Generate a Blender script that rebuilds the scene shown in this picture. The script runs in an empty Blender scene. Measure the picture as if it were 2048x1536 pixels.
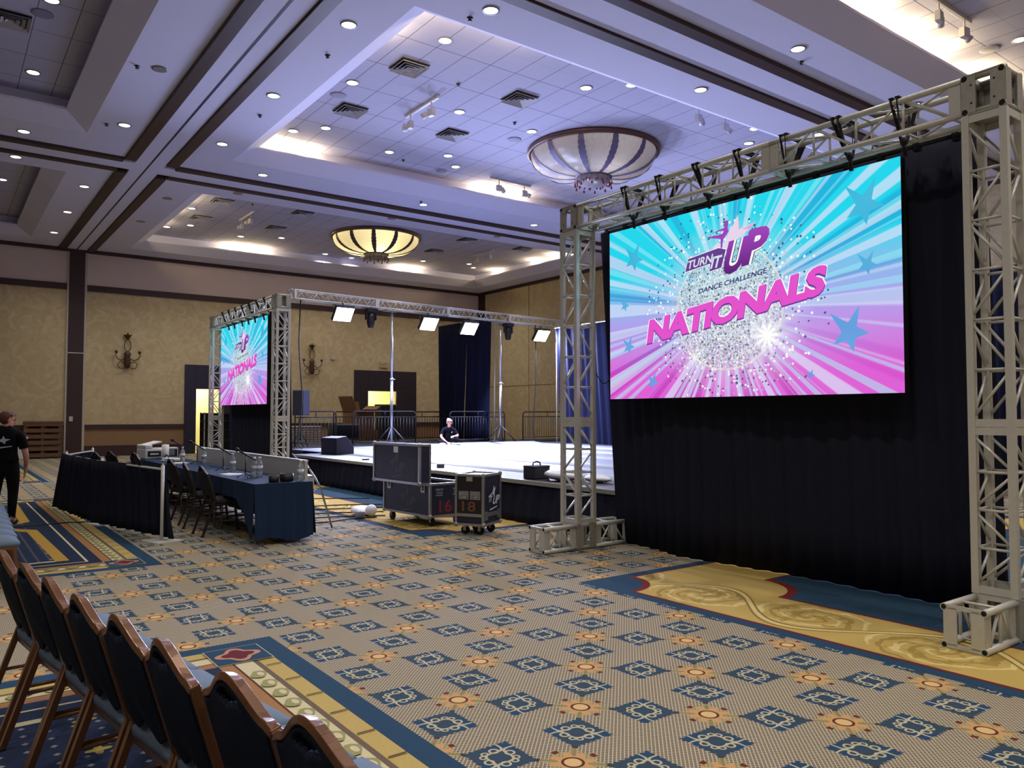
import bpy, bmesh, math, random
from mathutils import Vector, Matrix
random.seed(11)
S = bpy.context.scene
COL = S.collection
PI = math.pi

# ------------------------------------------------------------------ camera, world, exposure
cam = bpy.data.objects.new('camera', bpy.data.cameras.new('camera'))
COL.objects.link(cam)
cam.data.sensor_width = 36.0
cam.data.lens = 1552.0 / 2048.0 * 36.0
cam.data.clip_start = 0.05
cam.data.clip_end = 200
cam.location = (0, 0, 1.6)
cam.rotation_euler = (PI/2 + math.atan(60/1552.0), 0, -math.atan(1153/1552.0))
S.camera = cam
S.view_settings.view_transform = 'Standard'
S.view_settings.look = 'None'
S.view_settings.gamma = 1
S.view_settings.use_curve_mapping = False
S.view_settings.exposure = 0.0
S.cycles.use_denoising = True
S.cycles.max_bounces = 8
S.cycles.diffuse_bounces = 5
S.cycles.sample_clamp_indirect = 4.0
S.cycles.caustics_reflective = False
S.cycles.caustics_refractive = False
W = bpy.data.worlds.new('room_air'); S.world = W; W.use_nodes = True
W.node_tree.nodes['Background'].inputs[0].default_value = (0.5, 0.5, 0.6, 1)
W.node_tree.nodes['Background'].inputs[1].default_value = 0.0

E_STAGE = 820      # each stage wash lamp (W)
E_DOWN = 178        # each recessed downlight (W)
E_NEAR = 340        # downlights of the bays around the camera (W)
E_COVE = 42        # each warm cove lamp (W)

def lin(c):
    return tuple(((v/255)/12.92 if v/255 <= 0.04045 else ((v/255+0.055)/1.055)**2.4) for v in c) + (1,)

def lamp(name, kind, loc, energy, color, target=None, **kw):
    d = bpy.data.lights.new(name, kind); d.energy = energy; d.color = color
    for k, v in kw.items(): setattr(d, k, v)
    o = bpy.data.objects.new(name, d); COL.objects.link(o); o.location = loc
    if target is not None:
        o.rotation_euler = (Vector(target) - Vector(loc)).to_track_quat('-Z', 'Y').to_euler()
    return o

# stage wash lamps hang on the lighting truss: (x, y, z) of each panel face
WASH = [(9.38, 20.75, 4.46), (12.40, 21.05, 4.42), (14.05, 21.25, 4.40), (17.30, 21.5, 4.38)]
WTILT = math.radians(40)
for wx, wy, wz in WASH:
    n = Vector((0.0, -math.cos(WTILT), -math.sin(WTILT)))
    p = Vector((wx, wy, wz)) + n*0.12
    lamp('stage_wash_light', 'AREA', p, E_STAGE, (0.56, 0.61, 1.0), p + n, shape='RECTANGLE', size=0.55, size_y=0.45)
# ------------------------------------------------------------------ node helper
class X:
    """wraps a node socket so shaders can be written as arithmetic"""
    nt = None
    def __init__(s, v): s.v = v
    @staticmethod
    def m(op, *a, clamp=False):
        n = X.nt.nodes.new('ShaderNodeMath'); n.operation = op; n.use_clamp = clamp
        for i, q in enumerate(a):
            q = q.v if isinstance(q, X) else q
            if isinstance(q, (int, float)): n.inputs[i].default_value = q
            else: X.nt.links.new(q, n.inputs[i])
        return X(n.outputs[0])
    def __add__(s, o): return X.m('ADD', s, o)
    def __radd__(s, o): return X.m('ADD', o, s)
    def __sub__(s, o): return X.m('SUBTRACT', s, o)
    def __rsub__(s, o): return X.m('SUBTRACT', o, s)
    def __mul__(s, o): return X.m('MULTIPLY', s, o)
    def __rmul__(s, o): return X.m('MULTIPLY', o, s)
    def __truediv__(s, o): return X.m('DIVIDE', s, o)
    def __rtruediv__(s, o): return X.m('DIVIDE', o, s)
    def __lt__(s, o): return X.m('LESS_THAN', s, o)
    def __gt__(s, o): return X.m('GREATER_THAN', s, o)
    def __abs__(s): return X.m('ABSOLUTE', s)
def xsin(a): return X.m('SINE', a)
def xcos(a): return X.m('COSINE', a)
def xfloor(a): return X.m('FLOOR', a)
def xround(a): return X.m('ROUND', a)
def xmod(a, b): return X.m('FLOORED_MODULO', a, b)
def xmin(a, b): return X.m('MINIMUM', a, b)
def xmax(a, b): return X.m('MAXIMUM', a, b)
def xsqrt(a): return X.m('SQRT', a)
def xatan2(a, b): return X.m('ARCTAN2', a, b)
def xclamp(a): return X.m('ADD', a, 0.0, clamp=True)

def new_mat(name):
    m = bpy.data.materials.new(name); m.use_nodes = True
    X.nt = m.node_tree
    return m, m.node_tree, m.node_tree.nodes['Principled BSDF']
def coords(kind='Object'):
    n = X.nt.nodes.new('ShaderNodeTexCoord'); s = X.nt.nodes.new('ShaderNodeSeparateXYZ')
    X.nt.links.new(n.outputs[kind], s.inputs[0])
    return X(s.outputs[0]), X(s.outputs[1]), X(s.outputs[2]), n.outputs[kind]
def noise(scale, detail=3, vec=None, rough=0.5, dist=0.0, dims='3D', w=None):
    n = X.nt.nodes.new('ShaderNodeTexNoise'); n.noise_dimensions = dims
    n.inputs['Scale'].default_value = scale; n.inputs['Detail'].default_value = detail
    n.inputs['Roughness'].default_value = rough; n.inputs['Distortion'].default_value = dist
    if vec is not None: X.nt.links.new(vec, n.inputs['Vector'])
    if w is not None: X.nt.links.new(w.v, n.inputs['W'])
    return X(n.outputs[0])
def mixc(f, a, b):
    n = X.nt.nodes.new('ShaderNodeMix'); n.data_type = 'RGBA'
    if isinstance(f, X): X.nt.links.new(f.v, n.inputs[0])
    else: n.inputs[0].default_value = f
    for q, i in ((a, 6), (b, 7)):
        if isinstance(q, tuple): n.inputs[i].default_value = q
        else: X.nt.links.new(q, n.inputs[i])
    return n.outputs[2]
def bump(bsdf, h, strength=0.3, dist=0.01):
    n = X.nt.nodes.new('ShaderNodeBump'); n.inputs['Strength'].default_value = strength; n.inputs['Distance'].default_value = dist
    X.nt.links.new(h.v, n.inputs['Height']); X.nt.links.new(n.outputs[0], bsdf.inputs['Normal'])

MATS = {}
def plain(name, rgb, rough=0.5, metal=0.0, var=0.08, scale=12, bmp=0.0, spec=0.5, emit=0.0, **kw):
    if name in MATS: return MATS[name]
    m, nt, b = new_mat(name)
    c = lin(rgb); c2 = tuple(v*(1-var*2) for v in c[:3]) + (1,)
    _, _, _, vec = coords('Object')
    n = noise(scale, 4, vec)
    nt.links.new(mixc(n, c, c2), b.inputs['Base Color'])
    b.inputs['Roughness'].default_value = rough; b.inputs['Metallic'].default_value = metal
    b.inputs['Specular IOR Level'].default_value = spec
    if bmp: bump(b, noise(scale*6, 3, vec), bmp)
    if emit:
        b.inputs['Emission Color'].default_value = c; b.inputs['Emission Strength'].default_value = emit
    for k, v in kw.items(): b.inputs[k].default_value = v
    MATS[name] = m
    return m
def glow(name, rgb, strength):
    if name in MATS: return MATS[name]
    m, nt, b = new_mat(name)
    _, _, _, vec = coords('Object')
    c = lin(rgb)
    e = nt.nodes.new('ShaderNodeEmission'); e.inputs[1].default_value = strength
    nt.links.new(mixc(noise(3, 2, vec)*0.08, c, tuple(v*0.9 for v in c[:3]) + (1,)), e.inputs[0])
    nt.links.new(e.outputs[0], nt.nodes['Material Output'].inputs[0])
    MATS[name] = m
    return m

# ------------------------------------------------------------------ mesh helper
class MB:
    def __init__(s): s.v = []; s.f = []; s.mi = []; s.sm = []
    def add(s, vs, fs, mi=0, smooth=False):
        k = len(s.v); s.v += [tuple(p) for p in vs]
        for f in fs: s.f.append([k+i for i in f]); s.mi.append(mi); s.sm.append(smooth)
        return s
    def box(s, c, d, R=None, mi=0):
        hx, hy, hz = d[0]/2, d[1]/2, d[2]/2
        vs = [Vector((x, y, z)) for z in (-hz, hz) for y in (-hy, hy) for x in (-hx, hx)]
        if R is not None: vs = [R @ p for p in vs]
        c = Vector(c)
        return s.add([p+c for p in vs], [(0,2,3,1),(4,5,7,6),(0,1,5,4),(2,6,7,3),(0,4,6,2),(1,3,7,5)], mi)
    def bx(s, x0, x1, y0, y1, z0, z1, mi=0):
        return s.box(((x0+x1)/2, (y0+y1)/2, (z0+z1)/2), (abs(x1-x0), abs(y1-y0), abs(z1-z0)), None, mi)
    def tube(s, p, q, r, n=8, r2=None, mi=0, smooth=True, caps=True):
        p, q = Vector(p), Vector(q); r2 = r if r2 is None else r2
        w = (q-p)
        if w.length < 1e-6: return s
        w.normalize(); u = w.orthogonal().normalized(); v = w.cross(u)
        if n == 4:
            a = Vector((0, 0, 1)) if abs(w.z) < 0.9 else Vector((0, 1, 0))
            u = w.cross(a).normalized(); v = w.cross(u); u, v = (u+v).normalized(), (v-u).normalized(); smooth = False
        a = [u*math.cos(2*PI*i/n) + v*math.sin(2*PI*i/n) for i in range(n)]
        s.add([p+d*r for d in a] + [q+d*r2 for d in a], [(i, (i+1) % n, n+(i+1) % n, n+i) for i in range(n)], mi, smooth)
        if caps:
            k = len(s.v)-2*n
            s.f += [[k+i for i in reversed(range(n))], [k+n+i for i in range(n)]]; s.mi += [mi, mi]; s.sm += [False, False]
        return s
    def path(s, pts, r, n=6, mi=0, closed=False):
        pts = [Vector(p) for p in pts]; N = len(pts); rings = []
        prev = None
        for i, p in enumerate(pts):
            a = pts[(i-1) % N] if closed or i else pts[0]; b = pts[(i+1) % N] if closed or i < N-1 else pts[-1]
            w = (b-a).normalized()
            u = (prev - w*prev.dot(w)) if prev is not None else w.orthogonal()
            if u.length < 1e-5: u = w.orthogonal()
            u.normalize(); prev = u; v = w.cross(u)
            rr = r[i] if isinstance(r, (list, tuple)) else r
            rings.append([p + (u*math.cos(2*PI*j/n) + v*math.sin(2*PI*j/n))*rr for j in range(n)])
        vs = [p for g in rings for p in g]; fs = []
        M = N if closed else N-1
        for i in range(M):
            for j in range(n):
                a, b = i*n+j, i*n+(j+1) % n; c, d = ((i+1) % N)*n+(j+1) % n, ((i+1) % N)*n+j
                fs.append((a, b, c, d))
        if not closed: fs += [tuple(reversed(range(n))), tuple((N-1)*n+j for j in range(n))]
        return s.add(vs, fs, mi, True)
    def lathe(s, prof, n=16, c=(0, 0, 0), mi=0, smooth=True, sx=1, sy=1):
        vs = [(c[0]+r*math.cos(2*PI*j/n)*sx, c[1]+r*math.sin(2*PI*j/n)*sy, c[2]+z) for r, z in prof for j in range(n)]
        fs = [(i*n+j, i*n+(j+1) % n, (i+1)*n+(j+1) % n, (i+1)*n+j) for i in range(len(prof)-1) for j in range(n)]
        s.add(vs, fs, mi, smooth)
        k = len(s.v)-len(vs)
        if prof[0][0] > 1e-4: s.f.append([k+j for j in reversed(range(n))]); s.mi.append(mi); s.sm.append(False)
        if prof[-1][0] > 1e-4: s.f.append([k+(len(prof)-1)*n+j for j in range(n)]); s.mi.append(mi); s.sm.append(False)
        return s
    def ball(s, c, r, n=12, m=8, mi=0):
        r = (r, r, r) if isinstance(r, (int, float)) else r
        prof = [(math.sin(PI*i/m), -math.cos(PI*i/m)) for i in range(m+1)]
        vs = [(c[0]+a*math.cos(2*PI*j/n)*r[0], c[1]+a*math.sin(2*PI*j/n)*r[1], c[2]+b*r[2]) for a, b in prof for j in range(n)]
        return s.add(vs, [(i*n+j, i*n+(j+1) % n, (i+1)*n+(j+1) % n, (i+1)*n+j) for i in range(m) for j in range(n)], mi, True)
    def poly(s, pts, z0, z1=None, mi=0, T=None):
        """flat polygon (x, y) at z0, or a prism up to z1"""
        n = len(pts)
        if z1 is None: vs = [Vector((x, y, z0)) for x, y in pts]; fs = [tuple(range(n))]
        else:
            vs = [Vector((x, y, z0)) for x, y in pts] + [Vector((x, y, z1)) for x, y in pts]
            fs = [tuple(reversed(range(n))), tuple(range(n, 2*n))] + [(i, (i+1) % n, n+(i+1) % n, n+i) for i in range(n)]
        if T is not None: vs = [T @ p for p in vs]
        return s.add(vs, fs, mi)
    def rect(s, x0, x1, y0, y1, z, mi=0):
        return s.add([(x0, y0, z), (x1, y0, z), (x1, y1, z), (x0, y1, z)], [(0, 1, 2, 3)], mi)
    def build(s, name, mats, parent=None, bevel=0.0, solid=0.0, sub=0, norm=True):
        me = bpy.data.meshes.new(name); me.from_pydata(s.v, [], s.f)
        for m in (mats if isinstance(mats, (list, tuple)) else [mats]): me.materials.append(m)
        me.polygons.foreach_set('material_index', s.mi); me.polygons.foreach_set('use_smooth', s.sm)
        if norm:
            bm = bmesh.new(); bm.from_mesh(me); bmesh.ops.recalc_face_normals(bm, faces=bm.faces); bm.to_mesh(me); bm.free()
        me.update()
        o = bpy.data.objects.new(name, me); COL.objects.link(o)
        if parent is not None: o.parent = parent
        if solid:
            q = o.modifiers.new('thickness', 'SOLIDIFY'); q.thickness = solid; q.offset = 0
        if bevel:
            q = o.modifiers.new('edge', 'BEVEL'); q.width = bevel; q.segments = 2; q.limit_method = 'ANGLE'
        if sub:
            q = o.modifiers.new('smooth', 'SUBSURF'); q.levels = sub; q.render_levels = sub
        return o

def tag(o, label, cat, group=None, kind=None):
    o['label'] = label; o['category'] = cat
    if group: o['group'] = group
    if kind: o['kind'] = kind
    return o
def thing(name, label, cat, loc=(0, 0, 0), rz=0.0, group=None):
    o = bpy.data.objects.new(name, None); COL.objects.link(o); o.location = loc; o.rotation_euler = (0, 0, rz)
    o.empty_display_size = 0.1
    return tag(o, label, cat, group)
def struct(o):
    o['kind'] = 'structure'; return o
def kids(o): return [c for c in o.children]
def copy_tree(o, parent=None):
    c = o.copy(); COL.objects.link(c)
    if parent is not None: c.parent = parent
    for k in list(o.children): copy_tree(k, c)
    return c
def dup(o, label, loc, rz=None, group=None):
    c = copy_tree(o); c['label'] = label; c.location = loc
    if rz is not None: c.rotation_euler = (0, 0, rz)
    if group: c['group'] = group
    return c
ORD = ['first', 'second', 'third', 'fourth', 'fifth', 'sixth', 'seventh', 'eighth', 'ninth', 'tenth', 'eleventh', 'twelfth']

def text_geo(body, size, bold=0.0, shear=0.0, res=3, spacing=1.0):
    """flat (x, y) geometry of a line of lettering: verts, faces, width"""
    cu = bpy.data.curves.new('lettering', 'FONT'); cu.body = body; cu.size = size; cu.offset = bold; cu.shear = shear
    cu.resolution_u = res; cu.fill_mode = 'FRONT'; cu.space_character = spacing
    o = bpy.data.objects.new('lettering', cu); COL.objects.link(o)
    dg = bpy.context.evaluated_depsgraph_get(); dg.update()
    me = bpy.data.meshes.new_from_object(o.evaluated_get(dg))
    vs = [tuple(v.co[:2]) for v in me.vertices]; fs = [tuple(p.vertices) for p in me.polygons]
    bpy.data.objects.remove(o); bpy.data.meshes.remove(me)
    return vs, fs
def put_text(mb, body, box, z, bold=0.0, shear=0.0, angle=0.0, mi=0, warp=None, spacing=1.0):
    """lettering fitted to box = (x0, y0, width, height) in a local XY plane"""
    vs, fs = text_geo(body, 1.0, bold, 0.0, spacing=spacing)
    x0, x1 = min(v[0] for v in vs), max(v[0] for v in vs); y0, y1 = min(v[1] for v in vs), max(v[1] for v in vs)
    out = []
    for x, y in vs:
        u, w = (x-x0)/(x1-x0), (y-y0)/(y1-y0)
        if warp: px, py = warp(u, w)
        else:
            px, py = u*box[2] + shear*w*box[3], w*box[3]
            px, py = px*math.cos(angle)-py*math.sin(angle), px*math.sin(angle)+py*math.cos(angle)
            px += box[0]; py += box[1]
        out.append((px, py, z))
    mb.add(out, fs, mi)
    return mb

def skin_body(nodes, edges, root, sub=2):
    """one continuous tapered surface grown over a stick skeleton"""
    names = list(nodes); me = bpy.data.meshes.new('body')
    me.from_pydata([nodes[k][0] for k in names], [(names.index(a), names.index(b)) for a, b in edges], [])
    o = bpy.data.objects.new('body', me); COL.objects.link(o)
    o.modifiers.new('skin', 'SKIN')
    for i, k in enumerate(names):
        r = nodes[k][1]; r = (r, r) if isinstance(r, (int, float)) else r
        me.skin_vertices[0].data[i].radius = r
        me.skin_vertices[0].data[i].use_root = (k == root)
    q = o.modifiers.new('sub', 'SUBSURF'); q.levels = sub; q.render_levels = sub
    dg = bpy.context.evaluated_depsgraph_get(); dg.update()
    out = bpy.data.meshes.new_from_object(o.evaluated_get(dg))
    bpy.data.objects.remove(o); bpy.data.meshes.remove(me)
    for p in out.polygons: p.use_smooth = True
    return out
def skin_part(name, nodes, edges, root, mat, parent, sub=2):
    me = skin_body(nodes, edges, root, sub); me.name = name; me.materials.clear(); me.materials.append(mat)
    o = bpy.data.objects.new(name, me); COL.objects.link(o); o.parent = parent
    return o

# ------------------------------------------------------------------ materials
M_alu = plain('brushed_aluminium', (206, 205, 196), 0.36, 0.15, 0.08, 30, 0.05)
M_alu_dark = plain('scuffed_aluminium', (172, 171, 160), 0.45, 0.15, 0.15, 25, 0.05)
M_steel = plain('steel', (170, 170, 172), 0.3, 0.9, 0.08)
M_hole = plain('tube_bore', (22, 21, 20), 0.9, 0, 0.1)
M_black = plain('black_plastic', (20, 20, 22), 0.45, 0, 0.1)
M_rubber = plain('black_rubber', (15, 15, 16), 0.8, 0, 0.1)
M_drape = plain('black_drape_cloth', (36, 38, 52), 0.95, 0, 0.1, 40, 0.1, 0.1)
M_navydrape = plain('navy_velour', (22, 26, 52), 0.95, 0, 0.12, 20, 0.1, 0.15)
M_ceil = plain('ceiling_paint_light_tint', (226, 226, 251), 0.9, 0, 0.02, 2)  # lavender of the stage lighting is mixed into the base colour
M_brown = plain('dark_brown_trim', (62, 40, 40), 0.55, 0, 0.1, 6)
M_white = plain('white_plastic', (228, 228, 226), 0.4, 0, 0.03)
M_offwhite = plain('painted_white_metal', (206, 204, 196), 0.45, 0, 0.05)

PILE = 0.86     # reflectance of the cut pile against its dye swatches
def dye(c): return tuple(v*PILE for v in lin(c)[:3]) + (1,)
def carpet_mat():
    m, nt, b = new_mat('carpet_diamond_field')
    x, y, _, vec = coords('Object')
    u = (x-2.39)/0.4785; v = (y-3.72)/0.4865
    s, t = (u+v)*0.5, (u-v)*0.5
    fs, ft = s-xround(s), t-xround(t)
    du, dv = fs+ft, fs-ft
    r = xsqrt(du*du+dv*dv); th = xatan2(dv, du)
    k = 2*PI/0.026
    weave = xmax(xcos((x+y)*k), xcos((x-y)*k)) > 0.62
    cream, brown = dye((198, 184, 154)), dye((104, 95, 84))
    col = mixc(weave, brown, cream)
    # thin linking chain between rosettes and diamonds
    chain = xmin(abs(fs), abs(ft)) < 0.012
    col = mixc(chain, col, dye((92, 74, 62)))
    bead = ((xmin(abs(fs), abs(ft)) < 0.022) * (abs(r-0.36) < 0.035))
    col = mixc(bead, col, dye((70, 58, 50)))
    # rosette
    halo = r < (0.27+0.05*xcos(th*8))
    grn = noise(30, 2, vec)
    col = mixc(halo*(0.35+0.4*grn), col, dye((176, 160, 100)))
    flower = r < (0.19+0.05*xcos(th*8+PI))
    col = mixc(flower, col, dye((206, 158, 104)))
    dots = (abs(r-0.265) < 0.03)*(xcos(th*4) > 0.86)
    col = mixc(dots, col, dye((112, 46, 40)))
    col = mixc(r < 0.10, col, dye((222, 186, 128)))
    col = mixc(abs(r-0.10) < 0.014, col, dye((92, 54, 44)))
    # blue diamond with scrolls
    iu, iv = xfloor(u), xfloor(v)
    pu, pv = u-iu-0.5, v-iv-0.5
    ragged = 0.262+0.012*xsin((pu+pv)*90)
    dia = xmax(abs(pu), abs(pv)) < ragged
    odd = xmod(iu+iv, 2.0)
    a0, b0 = (pu+pv)/0.52, (pu-pv)/0.52
    a = a0+(b0-a0)*odd; bb = b0+(a0-b0)*odd
    aa, ab = abs(a), abs(bb)
    curve = (abs(aa-(0.20+0.17*xcos(bb*6.5))) < 0.045)*(ab < 0.86)
    cu_ = abs(xsqrt((aa-0.22)*(aa-0.22)+(ab-0.34)*(ab-0.34))-0.12) < 0.032
    cu2 = abs(xsqrt((aa-0.42)*(aa-0.42)+(ab-0.10)*(ab-0.10))-0.09) < 0.028
    scroll = xmax(curve, xmax(cu_, cu2))
    blue = mixc(ab < 0.45, dye((46, 74, 104)), dye((58, 76, 92)))
    col = mixc(dia, col, mixc(scroll, blue, dye((190, 182, 150))))
    nt.links.new(col, b.inputs['Base Color'])
    b.inputs['Roughness'].default_value = 0.97; b.inputs['Specular IOR Level'].default_value = 0.08
    bump(b, noise(260, 2, vec), 0.25, 0.004)
    return m
def gold_mat():
    m, nt, b = new_mat('carpet_gold_scroll')
    x, y, _, vec = coords('Object')
    # running acanthus scrolls: rings centred along the band
    per = 1.02
    yy = y-xfloor(y/per)*per-per/2
    xx = x-5.53
    side = xmod(xfloor(y/per), 2.0)*2-1
    nz = noise(5, 2, vec)
    r = xsqrt((xx-side*0.05)*(xx-side*0.05)+yy*yy*0.72)+(nz-0.5)*0.10
    ang = xatan2(yy, xx-side*0.05)
    ring = xsin(r*34+ang*side*2.0+nz*2.5)
    base = dye((196, 168, 96))
    col = mixc((ring > 0.80)*(r < 0.40)*0.75, base, dye((156, 130, 66)))
    col = mixc((ring < -0.84)*(r < 0.40)*0.8, col, dye((226, 206, 140)))
    leaf = (noise(9, 1, vec, dist=1.2) > 0.60)*(r < 0.30)
    col = mixc(leaf*0.7, col, dye((160, 138, 66)))
    wave = abs(xx-0.34*xsin(y*2*PI/(2*per)))
    col = mixc((wave < 0.022), col, dye((222, 202, 138)))
    col = mixc((abs(wave-0.04) < 0.012), col, dye((146, 120, 60)))
    nt.links.new(col, b.inputs['Base Color'])
    b.inputs['Roughness'].default_value = 0.97; b.inputs['Specular IOR Level'].default_value = 0.08
    bump(b, noise(260, 2, vec), 0.25, 0.004)
    return m
def dotted_navy():
    m, nt, b = new_mat('carpet_navy_dots')
    x, y, _, vec = coords('Object')
    fx, fy = x/0.11-xfloor(x/0.11)-0.5, y/0.11-xfloor(y/0.11)-0.5
    d = (abs(fx)+abs(fy)) < 0.16
    gx, gy = x/0.44-xfloor(x/0.44)-0.5, y/0.44-xfloor(y/0.44)-0.5
    fl = xsqrt(gx*gx+gy*gy) < (0.10+0.035*xcos(xatan2(gy, gx)*4))
    col = mixc(d, dye((44, 54, 78)), dye((150, 150, 140)))
    col = mixc(fl, col, dye((206, 184, 96)))
    nt.links.new(col, b.inputs['Base Color'])
    b.inputs['Roughness'].default_value = 0.97; b.inputs['Specular IOR Level'].default_value = 0.08
    return m
def wallpaper():
    m, nt, b = new_mat('damask_wallpaper')
    x, y, z, vec = coords('Object')
    a = noise(2.2, 3, vec, 0.6, 1.6); c = noise(7, 2, vec, 0.5, 2.5)
    f = xclamp((a-0.42)*2.2+0.35*(c-0.5))
    col = mixc(f, lin((192, 173, 134)), lin((220, 204, 168)))
    nt.links.new(col, b.inputs['Base Color'])
    b.inputs['Roughness'].default_value = 0.85; b.inputs['Specular IOR Level'].default_value = 0.2
    return m
def tiles():
    m, nt, b = new_mat('acoustic_ceiling_tile')
    x, y, z, vec = coords('Object')
    gx = abs(x/0.61-xround(x/0.61)); gy = abs(y/1.22-xround(y/1.22)); gm = abs(y/0.61-xround(y/0.61))
    line = xmax(gx < 0.012, gy < 0.007)
    col = mixc(line, mixc((gm < 0.012)*0.25, lin((192, 191, 212)), lin((140, 140, 156))), lin((112, 110, 130)))  # tile colours carry the lavender cast of the stage lights
    nt.links.new(col, b.inputs['Base Color'])
    b.inputs['Roughness'].default_value = 0.95; b.inputs['Specular IOR Level'].default_value = 0.1
    bump(b, noise(90, 2, vec), 0.15, 0.003)
    return m
C_field = carpet_mat(); C_gold = gold_mat(); C_dots = dotted_navy()
def unlin(c): return tuple(255*(12.92*v if v <= 0.0031308 else 1.055*v**(1/2.4)-0.055) for v in c[:3])
def cmat(n, rgb, var=0.12): rgb = unlin(dye(rgb)); return plain('carpet_'+n, rgb, 0.97, 0, var, 60, 0.2, 0.08)
C_blue = cmat('blue', (48, 78, 104)); C_red = cmat('red', (132, 44, 44)); C_inner = cmat('slate_blue', (52, 80, 102))
C_yel = cmat('straw', (206, 180, 108)); C_grey = cmat('taupe', (122, 104, 84)); C_cream = cmat('cream', (226, 214, 170))
C_leaf = cmat('sage', (168, 164, 110)); C_tan = cmat('tan', (176, 128, 84)); C_navy = cmat('navy', (44, 56, 80))
C_maroon = cmat('maroon', (112, 46, 52)); C_pink = cmat('peach', (206, 150, 116)); C_ochre = cmat('ochre', (196, 156, 74))
C_line = cmat('brown_line', (96, 66, 44))

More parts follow.
